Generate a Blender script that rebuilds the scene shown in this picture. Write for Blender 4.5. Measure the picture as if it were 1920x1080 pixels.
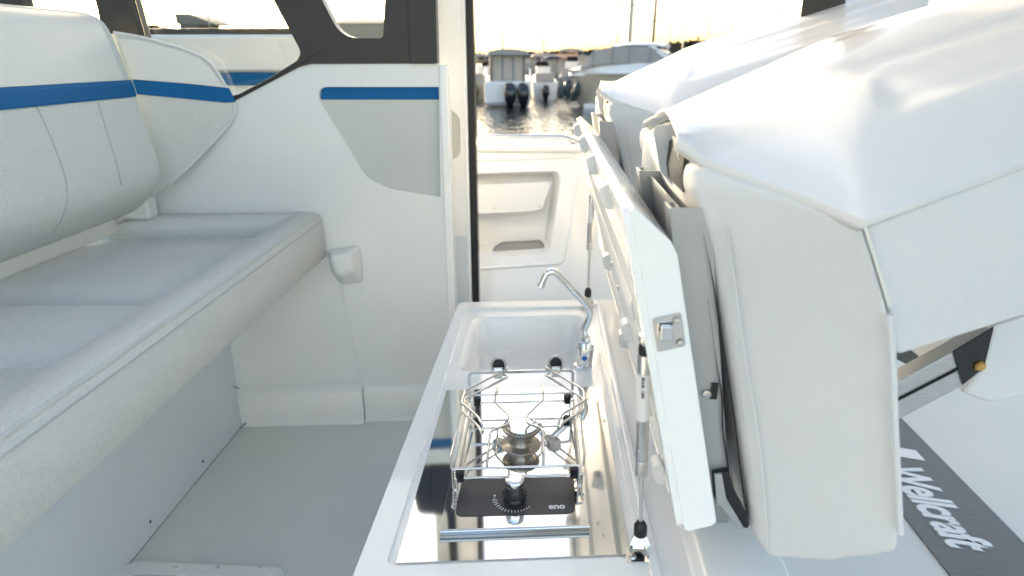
import bpy, bmesh, math, random
from mathutils import Vector, Matrix
from mathutils.geometry import tessellate_polygon
random.seed(7)
V = Vector
PI = math.pi
for o in list(bpy.data.objects):
    bpy.data.objects.remove(o)
scene = bpy.context.scene
COL = scene.collection

# ------------------------------------------------------------------ camera
CH = 1.36                                   # camera height over the cabin floor
PITCH = math.atan(436 / 1200)
YAW = math.radians(2.78)
cam_d = bpy.data.cameras.new('camera')
cam = bpy.data.objects.new('camera', cam_d)
COL.objects.link(cam)
cam.location = (0, 0, CH)
cam.rotation_euler = (PI / 2 - PITCH, 0, YAW)
cam_d.sensor_width = 36
cam_d.lens = 22.5
cam_d.clip_start = 0.02
cam_d.clip_end = 6000
cam_d.dof.use_dof = True
cam_d.dof.focus_distance = 1.38
cam_d.dof.aperture_fstop = 3.6
scene.camera = cam

# ------------------------------------------------------------------ sky, sun, exposure
SUN_EL = math.radians(12)
SUN_AZ = math.radians(-35)                  # from +Y, negative = towards -X
world = bpy.data.worlds.new('World')
scene.world = world
world.use_nodes = True
wn = world.node_tree.nodes
bg = wn['Background']
sky = wn.new('ShaderNodeTexSky')
sky.sky_type = 'NISHITA'
sky.sun_disc = False
sky.sun_elevation = SUN_EL
sky.sun_rotation = SUN_AZ
sky.air_density = 0.85
sky.dust_density = 3.6
sky.ozone_density = 0.0
world.node_tree.links.new(sky.outputs[0], bg.inputs[0])
bg.inputs[1].default_value = 0.15
sun_d = bpy.data.lights.new('sun', 'SUN')
sun_d.energy = 2.0
sun_d.angle = math.radians(1.5)
sun_d.color = (1.0, 0.86, 0.68)
sun = bpy.data.objects.new('sun', sun_d)
COL.objects.link(sun)
sdir = V((math.sin(SUN_AZ) * math.cos(SUN_EL), math.cos(SUN_AZ) * math.cos(SUN_EL), math.sin(SUN_EL)))
sun.rotation_euler = sdir.to_track_quat('Z', 'Y').to_euler()
sun.location = (-3, 14, 8)
scene.view_settings.view_transform = 'Standard'
scene.view_settings.look = 'None'
scene.view_settings.gamma = 1
scene.view_settings.use_curve_mapping = False
scene.view_settings.exposure = 2.32

# ------------------------------------------------------------------ measuring: photograph pixel -> point on a plane of the boat
_cp, _sp = math.cos(PITCH), math.sin(PITCH)
_cy, _sy = math.cos(YAW), math.sin(YAW)
K = 0.1                                     # the cabin's cross lines are a little askew to its long lines
def P(px, py, X=None, Y=None, Z=None, S=None):
    x = px - 960; u = 540 - py
    f = 1200 * _cp + u * _sp; z = u * _cp - 1200 * _sp
    d = V((x * _cy - f * _sy, x * _sy + f * _cy, z))
    if X is not None: t = X / d.x
    elif Y is not None: t = Y / d.y
    elif Z is not None: t = (Z - CH) / d.z
    else: t = S / (d.y - K * d.x)
    return V((0, 0, CH)) + d * t
def PS(pts, **k): return [P(a, b, **k) for a, b in pts]

# ------------------------------------------------------------------ materials
MATS = {}
def mat(name, col, rough=0.5, metal=0.0, coat=0.0, bump=None, var=0.0, vscale=6.0, rvar=0.0, trans=0.0, ior=1.45, spec=0.5, sheen=0.0):
    m = bpy.data.materials.new(name); m.use_nodes = True
    nt = m.node_tree; n = nt.nodes; l = nt.links
    b = n['Principled BSDF']
    b.inputs['Base Color'].default_value = (*col, 1)
    b.inputs['Roughness'].default_value = rough
    b.inputs['Metallic'].default_value = metal
    b.inputs['Coat Weight'].default_value = coat
    b.inputs['Coat Roughness'].default_value = 0.05
    b.inputs['Transmission Weight'].default_value = trans
    b.inputs['IOR'].default_value = ior
    b.inputs['Specular IOR Level'].default_value = spec
    if sheen:
        b.inputs['Sheen Weight'].default_value = sheen
    tc = n.new('ShaderNodeTexCoord')
    if var:
        nz = n.new('ShaderNodeTexNoise'); nz.inputs['Scale'].default_value = vscale; nz.inputs['Detail'].default_value = 5
        l.new(tc.outputs['Object'], nz.inputs['Vector'])
        mx = n.new('ShaderNodeMix'); mx.data_type = 'RGBA'
        mx.inputs[6].default_value = (*[max(0, c * (1 - var)) for c in col], 1)
        mx.inputs[7].default_value = (*[min(1, c * (1 + var)) for c in col], 1)
        l.new(nz.outputs[0], mx.inputs[0]); l.new(mx.outputs[2], b.inputs['Base Color'])
    if rvar:
        nz = n.new('ShaderNodeTexNoise'); nz.inputs['Scale'].default_value = vscale * 1.7; nz.inputs['Detail'].default_value = 6
        l.new(tc.outputs['Object'], nz.inputs['Vector'])
        mr = n.new('ShaderNodeMapRange'); mr.inputs[3].default_value = max(0.01, rough - rvar); mr.inputs[4].default_value = rough + rvar
        l.new(nz.outputs[0], mr.inputs[0]); l.new(mr.outputs[0], b.inputs['Roughness'])
    if bump:
        kind, sc, st = bump
        bp = n.new('ShaderNodeBump'); bp.inputs['Strength'].default_value = st; bp.inputs['Distance'].default_value = 0.002
        if kind == 'noise':
            t = n.new('ShaderNodeTexNoise'); t.inputs['Scale'].default_value = sc; t.inputs['Detail'].default_value = 3
            l.new(tc.outputs['Object'], t.inputs['Vector']); l.new(t.outputs[0], bp.inputs['Height'])
        elif kind == 'leather':
            t = n.new('ShaderNodeTexNoise'); t.inputs['Scale'].default_value = sc; t.inputs['Detail'].default_value = 3
            t2 = n.new('ShaderNodeTexNoise'); t2.inputs['Scale'].default_value = 8; t2.inputs['Detail'].default_value = 2; t2.inputs['Distortion'].default_value = 0.8
            l.new(tc.outputs['Object'], t.inputs['Vector']); l.new(tc.outputs['Object'], t2.inputs['Vector'])
            ma = n.new('ShaderNodeMath'); ma.operation = 'MULTIPLY_ADD'; ma.inputs[1].default_value = 14
            l.new(t2.outputs[0], ma.inputs[0]); l.new(t.outputs[0], ma.inputs[2]); l.new(ma.outputs[0], bp.inputs['Height'])
        elif kind == 'weave':
            hs = []
            for d in ((0.52, 0.72, 0.46), (0.52, -0.72, 0.46)):
                vm = n.new('ShaderNodeVectorMath'); vm.operation = 'DOT_PRODUCT'; vm.inputs[1].default_value = [c * 2 * PI / sc for c in d]
                l.new(tc.outputs['Object'], vm.inputs[0])
                sn = n.new('ShaderNodeMath'); sn.operation = 'SINE'; l.new(vm.outputs['Value'], sn.inputs[0]); hs.append(sn)
            mu = n.new('ShaderNodeMath'); mu.operation = 'MULTIPLY'
            l.new(hs[0].outputs[0], mu.inputs[0]); l.new(hs[1].outputs[0], mu.inputs[1])
            nz = n.new('ShaderNodeTexNoise'); nz.inputs['Scale'].default_value = 330; nz.inputs['Detail'].default_value = 2
            l.new(tc.outputs['Object'], nz.inputs['Vector'])
            ms = n.new('ShaderNodeMath'); ms.operation = 'MULTIPLY_ADD'; ms.inputs[1].default_value = 0.22
            ns = n.new('ShaderNodeMath'); ns.operation = 'MULTIPLY_ADD'; ns.inputs[1].default_value = 1.8; ns.inputs[2].default_value = -0.4
            l.new(nz.outputs[0], ns.inputs[0])
            l.new(mu.outputs[0], ms.inputs[0]); l.new(ns.outputs[0], ms.inputs[2])
            mm = n.new('ShaderNodeMath'); mm.operation = 'ADD'; mm.inputs[1].default_value = 0.0
            l.new(ms.outputs[0], mm.inputs[0])
            l.new(mm.outputs[0], bp.inputs['Height'])
            mx = n.new('ShaderNodeMix'); mx.data_type = 'RGBA'
            mx.inputs[6].default_value = (*[c * 0.86 for c in col], 1); mx.inputs[7].default_value = (*[min(1, c * 1.08) for c in col], 1)
            l.new(mm.outputs[0], mx.inputs[0]); l.new(mx.outputs[2], b.inputs['Base Color'])
        elif kind == 'brush':
            mp = n.new('ShaderNodeMapping'); mp.inputs['Scale'].default_value = sc
            l.new(tc.outputs['Object'], mp.inputs['Vector'])
            t = n.new('ShaderNodeTexNoise'); t.inputs['Scale'].default_value = 1; t.inputs['Detail'].default_value = 2
            l.new(mp.outputs[0], t.inputs['Vector']); l.new(t.outputs[0], bp.inputs['Height'])
            mx = n.new('ShaderNodeMix'); mx.data_type = 'RGBA'
            mx.inputs[6].default_value = (*[c * 0.8 for c in col], 1); mx.inputs[7].default_value = (*[min(1, c * 1.2) for c in col], 1)
            l.new(t.outputs[0], mx.inputs[0]); l.new(mx.outputs[2], b.inputs['Base Color'])
        l.new(bp.outputs[0], b.inputs['Normal'])
    MATS[name] = m
    return m
mat('gelcoat', (0.86, 0.86, 0.835), 0.22, coat=0.6, bump=('noise', 5, 0.03), rvar=0.05)
mat('gelcoat_floor', (0.66, 0.675, 0.645), 0.42, bump=('noise', 260, 0.4), var=0.07, vscale=3, rvar=0.08)
mat('moulding', (0.74, 0.75, 0.725), 0.38, coat=0.15, bump=('noise', 220, 0.06), var=0.02, rvar=0.06)
mat('kick_panel', (0.66, 0.71, 0.74), 0.4, bump=('noise', 300, 0.08), var=0.03)
mat('shell', (0.74, 0.745, 0.735), 0.2, coat=0.35, bump=('noise', 4, 0.03))
mat('fabric', (0.65, 0.665, 0.635), 0.85, bump=('weave', 0.0044, 0.8), spec=0.2, sheen=0.1)
mat('vinyl', (0.72, 0.72, 0.68), 0.5, bump=('noise', 420, 0.22), var=0.02, spec=0.4)
mat('vinyl_inset', (0.56, 0.57, 0.53), 0.6, bump=('noise', 420, 0.2), var=0.02, spec=0.35)
mat('vinyl_cool', (0.66, 0.665, 0.655), 0.45, bump=('leather', 380, 0.28), var=0.015)
mat('blue', (0.0, 0.105, 0.29), 0.6, bump=('noise', 420, 0.2), var=0.06, spec=0.3)
mat('thread_seam_shade', (0.42, 0.44, 0.43), 0.9)  # stitch thread, and seams darkened to stand for a shaded groove
mat('thread_blue', (0.05, 0.20, 0.42), 0.8)
mat('frame_black', (0.022, 0.021, 0.020), 0.32, bump=('noise', 350, 0.1), rvar=0.06)
mat('rubber', (0.012, 0.012, 0.013), 0.5, bump=('noise', 300, 0.1))
mat('black_plastic', (0.02, 0.02, 0.022), 0.3)
mat('panel_black', (0.035, 0.035, 0.037), 0.42, rvar=0.05)
mat('steel', (0.70, 0.70, 0.69), 0.045, metal=1, rvar=0.025, vscale=9)
mat('steel_wire', (0.66, 0.65, 0.63), 0.16, metal=1)
mat('steel_satin', (0.60, 0.59, 0.57), 0.3, metal=1, rvar=0.08, vscale=30)
mat('burner_steel', (0.42, 0.38, 0.33), 0.3, metal=1, rvar=0.1, vscale=30)
mat('chrome', (0.82, 0.83, 0.85), 0.04, metal=1)
mat('brass', (0.62, 0.38, 0.12), 0.25, metal=1)
mat('alu', (0.40, 0.405, 0.40), 0.42, metal=0.7, bump=('noise', 500, 0.06), rvar=0.05)
mat('alu_brushed', (0.50, 0.50, 0.49), 0.35, metal=0.8, bump=('brush', (40, 300, 300), 0.12))
mat('brushed_plate', (0.165, 0.165, 0.155), 0.42, metal=0.5, bump=('brush', (10, 350, 350), 0.12))
mat('letter_white', (0.78, 0.79, 0.80), 0.4)
mat('letter_grey', (0.30, 0.31, 0.31), 0.5)
mat('label_white', (0.75, 0.75, 0.73), 0.5)
mat('label_print', (0.08, 0.08, 0.08), 0.6)
mat('gasket', (0.012, 0.013, 0.015), 0.25)
mat('pocket_dark', (0.30, 0.29, 0.27), 0.6, var=0.08)
mat('mesh_grey', (0.12, 0.125, 0.12), 0.7, bump=('weave', 0.008, 0.8))
mat('blue_dot', (0.01, 0.12, 0.45), 0.3)
mat('plastic_white', (0.74, 0.75, 0.74), 0.35)
mat('dark_gap', (0.05, 0.05, 0.05), 0.7)
mat('roof_white', (0.78, 0.78, 0.77), 0.5)
# glass that light and eye both pass
g = bpy.data.materials.new('glass'); g.use_nodes = True
gn = g.node_tree.nodes; gl = g.node_tree.links
gn.remove(gn['Principled BSDF'])
tr = gn.new('ShaderNodeBsdfTransparent'); tr.inputs[0].default_value = (0.90, 0.92, 0.91, 1)
gs = gn.new('ShaderNodeBsdfGlossy'); gs.inputs['Roughness'].default_value = 0.02
fr = gn.new('ShaderNodeFresnel'); fr.inputs[0].default_value = 1.5
ge = gn.new('ShaderNodeNewGeometry'); mi = gn.new('ShaderNodeMix'); mi.inputs[2].default_value = 1.5; mi.inputs[3].default_value = 1 / 1.5
gl.new(ge.outputs['Backfacing'], mi.inputs[0]); gl.new(mi.outputs[0], fr.inputs[0])
mxs = gn.new('ShaderNodeMixShader')
gl.new(fr.outputs[0], mxs.inputs[0]); gl.new(tr.outputs[0], mxs.inputs[1]); gl.new(gs.outputs[0], mxs.inputs[2])
gl.new(mxs.outputs[0], gn['Material Output'].inputs[0])
MATS['glass'] = g

# ------------------------------------------------------------------ building helpers
def root(name, label, cat, loc, group=None):
    o = bpy.data.objects.new(name, None)
    o.empty_display_size = 0.05
    COL.objects.link(o); o.location = loc
    o['label'] = label; o['category'] = cat
    if group: o['group'] = group
    return o
def wloc(o):
    p = V((0, 0, 0))
    while o is not None:
        p += o.location; o = o.parent
    return p
def obj(name, bm, m, parent=None, bevel=0.0, seg=3, subsurf=0, solid=0.0, sharp=38, angle=35):
    """bm holds world coordinates; the mesh becomes ONE object, its origin on its parent's"""
    bmesh.ops.recalc_face_normals(bm, faces=bm.faces)
    me = bpy.data.meshes.new(name)
    bm.to_mesh(me); bm.free()
    for p in me.polygons: p.use_smooth = True
    me.set_sharp_from_angle(angle=math.radians(sharp))
    me.materials.append(MATS[m])
    o = bpy.data.objects.new(name, me)
    COL.objects.link(o)
    if parent is not None:
        o.parent = parent
        o.location = -wloc(parent)
    if solid:
        s = o.modifiers.new('solid', 'SOLIDIFY'); s.thickness = solid; s.offset = 1
    if bevel:
        b = o.modifiers.new('bevel', 'BEVEL'); b.width = bevel; b.segments = seg; b.limit_method = 'ANGLE'
        b.angle_limit = math.radians(angle); b.harden_normals = True; b.use_clamp_overlap = True
    if subsurf:
        s = o.modifiers.new('sub', 'SUBSURF'); s.levels = subsurf; s.render_levels = subsurf
    return o
def tag(o, label, cat, group=None):
    o['label'] = label; o['category'] = cat
    if group: o['group'] = group
    return o
def NB(): return bmesh.new()
def fillet(pts, r, n=5, closed=True):
    pts = [V(p) for p in pts]; out = []; N = len(pts)
    for i, p in enumerate(pts):
        if not closed and i in (0, N - 1): out.append(p); continue
        rr = r[i] if isinstance(r, (list, tuple)) else r
        a = pts[i - 1] - p; b = pts[(i + 1) % N] - p
        d = min(rr, a.length * 0.48, b.length * 0.48)
        if d < 1e-5: out.append(p); continue
        A = p + a.normalized() * d; B = p + b.normalized() * d
        for k in range(n + 1):
            t = k / n
            out.append(A * (1 - t) ** 2 + p * 2 * t * (1 - t) + B * t * t)
    return out
def slab(bm, loops, d):
    """closed polygon with holes (lists of Vectors), made thick by vector d"""
    d = V(d)
    tris = tessellate_polygon(loops)
    flat = [v for L in loops for v in L]
    f = [bm.verts.new(v) for v in flat]; k = [bm.verts.new(v + d) for v in flat]
    for t in tris:
        try:
            bm.faces.new([f[i] for i in t]); bm.faces.new([k[i] for i in reversed(t)])
        except ValueError: pass
    s = 0
    for L in loops:
        n = len(L)
        for i in range(n):
            a, b = s + i, s + (i + 1) % n
            try: bm.faces.new([f[a], f[b], k[b], k[a]])
            except ValueError: pass
        s += n
    return bm
def ngon_slab(bm, loop, d):
    d = V(d)
    f = [bm.verts.new(v) for v in loop]; k = [bm.verts.new(V(v) + d) for v in loop]
    bm.faces.new(f); bm.faces.new(list(reversed(k)))
    n = len(f)
    for i in range(n): bm.faces.new([f[i], k[i], k[(i + 1) % n], f[(i + 1) % n]])
    return bm
def box(bm, c, s, rot=None):
    M = Matrix.Translation(V(c))
    if rot is not None: M = M @ rot.to_4x4()
    bmesh.ops.create_cube(bm, size=1, matrix=M @ Matrix.Diagonal((s[0], s[1], s[2], 1)))
    return bm
def bbox(bm, a, b):
    a, b = V(a), V(b)
    return box(bm, (a + b) / 2, [abs(b[i] - a[i]) for i in range(3)])
def tube(bm, pts, r, seg=8, closed=False, caps=True):
    pts = [V(p) for p in pts]; n = len(pts); rings = []
    T = []
    for i in range(n):
        if closed: t = pts[(i + 1) % n] - pts[i - 1]
        else: t = pts[min(i + 1, n - 1)] - pts[max(i - 1, 0)]
        T.append(t.normalized())
    up = V((0, 0, 1)) if abs(T[0].z) < 0.9 else V((1, 0, 0))
    N0 = (up - T[0] * up.dot(T[0])).normalized()
    for i in range(n):
        N0 = (N0 - T[i] * N0.dot(T[i])).normalized()
        B0 = T[i].cross(N0)
        rr = r[i] if isinstance(r, (list, tuple)) else r
        rings.append([bm.verts.new(pts[i] + (N0 * math.cos(2 * PI * k / seg) + B0 * math.sin(2 * PI * k / seg)) * rr) for k in range(seg)])
    for i in range(n if closed else n - 1):
        A, Bq = rings[i], rings[(i + 1) % n]
        for k in range(seg): bm.faces.new([A[k], A[(k + 1) % seg], Bq[(k + 1) % seg], Bq[k]])
    if caps and not closed:
        bm.faces.new(list(reversed(rings[0]))); bm.faces.new(rings[-1])
    return bm
def lathe(bm, c, axis, prof, seg=24):
    """prof: (radius, height along axis) from bottom to top"""
    c = V(c); ax = V(axis).normalized()
    u = ax.orthogonal().normalized(); w = ax.cross(u)
    rings = []
    for r, h in prof:
        if r < 1e-6: rings.append([bm.verts.new(c + ax * h)])
        else: rings.append([bm.verts.new(c + ax * h + (u * math.cos(2 * PI * k / seg) + w * math.sin(2 * PI * k / seg)) * r) for k in range(seg)])
    for A, B in zip(rings, rings[1:]):
        for k in range(seg):
            k2 = (k + 1) % seg
            if len(A) == 1 and len(B) == 1: continue
            if len(A) == 1: bm.faces.new([A[0], B[k2], B[k]])
            elif len(B) == 1: bm.faces.new([A[k], A[k2], B[0]])
            else: bm.faces.new([A[k], A[k2], B[k2], B[k]])
    if len(rings[0]) > 1: bm.faces.new(list(reversed(rings[0])))
    if len(rings[-1]) > 1: bm.faces.new(rings[-1])
    return bm
def loft(bm, rings, closed=True, cap0=False, cap1=False):
    R = [[bm.verts.new(p) for p in r] for r in rings]
    for A, B in zip(R, R[1:]):
        n = len(A)
        for k in range(n if closed else n - 1):
            bm.faces.new([A[k], A[(k + 1) % n], B[(k + 1) % n], B[k]])
    if cap0: bm.faces.new(list(reversed(R[0])))
    if cap1: bm.faces.new(R[-1])
    return bm
def rrect(c, hx, hy, r, z, n=5):
    c = V(c)
    pts = [V((c.x - hx, c.y - hy, z)), V((c.x + hx, c.y - hy, z)), V((c.x + hx, c.y + hy, z)), V((c.x - hx, c.y + hy, z))]
    return fillet(pts, r, n)
def lerp(a, b, t): return a + (b - a) * t
def screw(parent, c, axis, r=0.005, m='steel_satin', name='screw'):
    bm = NB(); lathe(bm, V(c) - V(axis).normalized() * r * 0.3, axis, [(r, 0), (r, r * 0.35), (r * 0.75, r * 0.7), (r * 0.45, r * 0.75), (r * 0.42, r * 0.4), (0, r * 0.4)], 10)
    return obj(name, bm, m, parent)
def text(name, body, size, M, m, parent, extrude=0.0005, shear=0.0, bold=0.0, align='LEFT', sx=1.0):
    cu = bpy.data.curves.new(name, 'FONT'); cu.body = body; cu.size = size; cu.extrude = extrude
    cu.shear = shear; cu.offset = bold; cu.align_x = align; cu.space_character = sx
    t = bpy.data.objects.new(name, cu); COL.objects.link(t)
    bpy.context.view_layer.update()
    me = bpy.data.meshes.new_from_object(t.evaluated_get(bpy.context.evaluated_depsgraph_get()))
    bpy.data.objects.remove(t)
    me.transform(M); me.name = name
    me.materials.clear(); me.materials.append(MATS[m])
    o = bpy.data.objects.new(name, me); COL.objects.link(o)
    if parent is not None:
        o.parent = parent; o.location = -wloc(parent)
    return o
def basis(o, x, y):
    x = V(x).normalized(); y = V(y); y = (y - x * y.dot(x)).normalized(); z = x.cross(y)
    M = Matrix((x, y, z)).transposed().to_4x4(); M.translation = V(o)
    return M
def copy_tree(o, parent=None):
    c = o.copy(); COL.objects.link(c)
    if parent is not None: c.parent = parent
    for ch in o.children: copy_tree(ch, c)
    return c

# ================================================================== THE SETTING: water, shore
WZ = CH - 2.7                               # harbour water level
def sheet(name, m, x0, x1, y0, y1, z):
    bm = NB()
    bm.faces.new([bm.verts.new(p) for p in ((x0, y0, z), (x1, y0, z), (x1, y1, z), (x0, y1, z))])
    o = obj(name, bm, m); o['kind'] = 'structure'; return o
wm = mat('water', (0.012, 0.02, 0.022), 0.06, ior=1.33)
nt = wm.node_tree; n = nt.nodes; l = nt.links
tc = n.new('ShaderNodeTexCoord'); mp = n.new('ShaderNodeMapping'); mp.inputs['Scale'].default_value = (1, 0.55, 1)
l.new(tc.outputs['Object'], mp.inputs[0])
t1 = n.new('ShaderNodeTexNoise'); t1.inputs['Scale'].default_value = 2.2; t1.inputs['Detail'].default_value = 4; t1.inputs['Distortion'].default_value = 0.6
l.new(mp.outputs[0], t1.inputs['Vector'])
bp = n.new('ShaderNodeBump'); bp.inputs['Strength'].default_value = 1.0; bp.inputs['Distance'].default_value = 0.11
l.new(t1.outputs[0], bp.inputs['Height']); l.new(bp.outputs[0], n['Principled BSDF'].inputs['Normal'])
sheet('water', 'water', -1500, 1500, -600, 3000, WZ)

# ================================================================== CABIN FLOOR
fl = NB(); bbox(fl, (-1.9, -1.75, -0.06), (0.30, 2.30, 0.0))
floor = obj('floor', fl, 'gelcoat_floor', bevel=0.004); floor['kind'] = 'structure'
# hatch in the floor, only its far rim shows at the bottom of the view
hc = P(388, 1118, Z=0)
h0, h1 = P(232, 1062, Z=0), P(548, 1058, Z=0)
hx = (h1.x - h0.x) / 2; hcx = (h1.x + h0.x) / 2; hy1 = h0.y + 0.012; hcy = hy1 - 0.20
bm = NB(); slab(bm, [rrect((hcx, hcy, 0), hx, 0.20, 0.05, 0.0005), rrect((hcx, hcy, 0), hx - 0.045, 0.155, 0.03, 0.0005)], (0, 0, 0.009))
obj('hatch_frame', bm, 'moulding', floor, bevel=0.004)
bm = NB(); slab(bm, [rrect((hcx, hcy, 0), hx - 0.0475, 0.1525, 0.028, 0.0005)], (0, 0, 0.0075))
obj('hatch_lid', bm, 'gelcoat_floor', floor, bevel=0.003)
for px in (328, 408, 488):
    q = P(px, 1064, Z=0.009); screw(floor, q, (0, 0, 1), 0.0055)

# ================================================================== CABIN BULKHEAD (white moulded wall with the inset pad)
B = 2.26
def at(px, py, s=B): return P(px, py, S=s)
bk = root('cabin_bulkhead', 'white moulded cabin wall with blue topped inset pad beside the open doorway', 'wall', at(640, 760))
inset = [(606, 163), (823, 163), (826, 369), (730, 354), (688, 335), (668, 303), (598, 187), (597, 172)]
insL = fillet(PS(inset, S=B), [0.012, 0.003, 0.003, 0.05, 0.05, 0.03, 0.03, 0.012], 5)
fz = 0.0
def onB(x, z, s=B): return V((x, s + K * x, z))
outl = [onB(-1.85, 0.02), onB(-1.85, 0.80), at(436, 190), at(560, 125), at(582, 119), at(822, 119)]
rb = at(846, 600); xr = rb.x
outl += [onB(xr, 0.45), onB(xr + 0.004, 0.02)]
outl = fillet(outl, [0, 0, 0.01, 0.02, 0.02, 0.004, 0, 0], 4)
bm = NB(); slab(bm, [outl, insL], (0, 0.06, 0))
obj('wall_panel', bm, 'moulding', bk, bevel=0.008, seg=3)
# rim round the inset, a soft raised lip
pad = [(p - sum(insL, V()) / len(insL)) * 1.012 + sum(insL, V()) / len(insL) for p in insL]
bm = NB(); slab(bm, [[p + V((0, 0.015, 0)) for p in pad]], (0, 0.03, 0))
pd = obj('inset_pad', bm, 'vinyl_inset', bk, bevel=0.004)
band = fillet(PS([(600, 161), (830, 161), (830, 187), (599, 187)], S=B), 0.006, 3)
bm = NB(); slab(bm, [[p + V((0, 0.0115, 0)) for p in band]], (0, 0.008, 0))
obj('blue_band', bm, 'blue', pd, bevel=0.003)
# plinth along the foot of the wall
pl0, pl1 = at(438, 726, B - 0.02), at(900, 738, B - 0.02)
bm = NB(); zp = at(560, 727, B - 0.03).z
prof = [(0.0, 0.0), (0.0, zp), (-0.018, zp - 0.012), (-0.030, zp - 0.03), (-0.034, 0.012), (-0.045, 0.0)]
def ext(bm, prof, x0, x1, s=B):
    ngon_slab(bm, [onB(x0, z, s + dy) for dy, z in prof], onB(x1, 0, 0) - onB(x0, 0, 0))
ext(bm, prof, -1.30, -0.688)
obj('plinth', bm, 'moulding', bk, bevel=0.004)
bm = NB(); ext(bm, [(0, 0), (0, zp - 0.012), (-0.006, zp - 0.018), (-0.016, zp - 0.04), (-0.018, 0.012), (-0.03, 0)], -0.6865, -0.30)
obj('plinth', bm, 'moulding', bk, bevel=0.004)
for a_, b_ in (((433, 723), (450, 729)), ((446, 806), (462, 793))):
    bm = NB(); tube(bm, [at(*a_, B - 0.05), at(*b_, B - 0.05)], 0.003, 6); obj('joint_gap', bm, 'pocket_dark', bk)
# the wall right of the crease stands a little proud of the part under the bench
cr = [at(640, 535), at(652, 590), at(668, 668), at(682, 728)]
bm = NB(); L = cr + [at(850, 738), at(846, 600), at(845, 540)]
L = [p + V((0, -0.012, 0)) for p in L]
L[-3].x = min(L[-3].x, xr - 0.004); L[-2].x = xr - 0.004; L[-1].x = xr - 0.004
slab(bm, [L], (0, 0.016, 0))
# bracket moulding under the bench end
bm2 = NB()
b0 = PS([(612, 468), (678, 458), (684, 530), (640, 536), (622, 512)], S=B + 0.002)
b1 = PS([(618, 482), (655, 474), (662, 508), (640, 520), (626, 508)], S=B - 0.075)
loft(bm2, [b0, b1], cap0=True, cap1=True)
obj('bracket', bm2, 'moulding', bk, bevel=0.014, seg=4)
bm.free()
tb = [c + V((0, -0.001, 0)) for c in cr]
bm = NB(); tube(bm, tb, 0.006, 6); obj('crease', bm, 'moulding', bk)
# thin edge strip on the doorway side with its dark seal
e0, e1 = at(826, 0), at(848, 610)
bm = NB(); ngon_slab(bm, [onB(xr - 0.012, 0.02, B - 0.004), onB(xr + 0.016, 0.02, B - 0.004), onB(xr + 0.016, 1.33, B - 0.004), onB(xr - 0.012, 1.33, B - 0.004)], (0, 0.07, 0))
obj('edge_strip', bm, 'gelcoat', bk, bevel=0.007, seg=4)

# ================================================================== BLACK WINDOW FRAME over the wall
wf = root('window_frame', 'black painted window frame with slanted pillar above the white cabin wall', 'window frame', at(690, 118))
S1 = B - 0.006
ZT = 2.15
top_l = P(262, -260, S=S1); 
def up(px, py, s=S1): return P(px, py, S=s)
outer = [up(436, 191), up(560, 126), up(582, 120), up(820, 119), V((up(820, 0).x, 0, ZT)), V((-2.1, 0, ZT)), V((-2.1, 0, up(300, 245).z)), up(300, 262)]
for p in outer:
    p.y = S1 + K * p.x
def g2(L, r): 
    return fillet(L, r, 5)
hole1 = [up(447, 177), up(551, 121), up(566, 100), up(509, -6)]
tt = hole1[-1]; d_ = (hole1[-1] - hole1[-2]); k_ = (ZT - 0.05 - tt.z) / d_.z
hole1[-1] = tt + d_ * k_
lp = up(262, 70); l2 = V((-1.995, 0, lp.z)); 
hl0 = up(332, 234); hl1 = up(262, 70); dd = hl1 - up(238, 0); 
hl2 = hl1 - dd * ((hl1.z - (ZT - 0.10)) / dd.z)
hole1 = hole1 + [V((-1.62, 0, ZT - 0.05)), V((-1.62, 0, up(332, 236).z))]
for p in hole1: p.y = S1 + K * p.x
hole1 = fillet(hole1, [0.004, 0.02, 0.05, 0.05, 0.04, 0.02], 5)
h2a, h2b = up(640, 71), up(604, 0)
dh = h2b - h2a; h2t = h2b + dh * ((ZT - 0.05 - h2b.z) / dh.z)
hr = up(718, 72); hrt = up(718, 0); hole2 = [h2a, hr, V((hrt.x + 0.012, 0, 1.575)), V((-0.385, 0, 1.585)), V((-0.375, 0, ZT - 0.05)), h2t]
for p in hole2: p.y = S1 + K * p.x
hole2 = fillet(hole2, [0.055, 0.014, 0.03, 0.03, 0.04, 0.04], 5)
bm = NB(); slab(bm, [outer, hole1, hole2], (0, 0.045, 0))
obj('frame', bm, 'frame_black', wf, bevel=0.006, seg=3)
# raised outer pillar strip beside the doorway, and the dark ridge line on the sill
bm = NB(); a, b_ = up(770, 119), up(818, 119)
ngon_slab(bm, [onB(a.x, a.z - 0.001, S1), onB(b_.x, a.z - 0.001, S1), onB(b_.x, 1.56, S1), onB(a.x, 1.56, S1)], (0, -0.008, 0))
obj('pillar_strip', bm, 'frame_black', wf, bevel=0.003)
bm = NB(); ngon_slab(bm, [p + V((0, -0.003, 0)) for p in (up(440, 187), up(560, 122), up(604, 96), up(560, 112))], (0, 0.004, 0))
obj('sill_ridge', bm, 'frame_black', wf, bevel=0.001)
bm = NB(); slab(bm, [[p + V((0, 0.02, 0)) for p in hole1]], (0, 0.004, 0)); obj('pane', bm, 'glass', wf)
bm = NB(); slab(bm, [[p + V((0, 0.02, 0)) for p in hole2]], (0, 0.004, 0)); obj('pane', bm, 'glass', wf)
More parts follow.
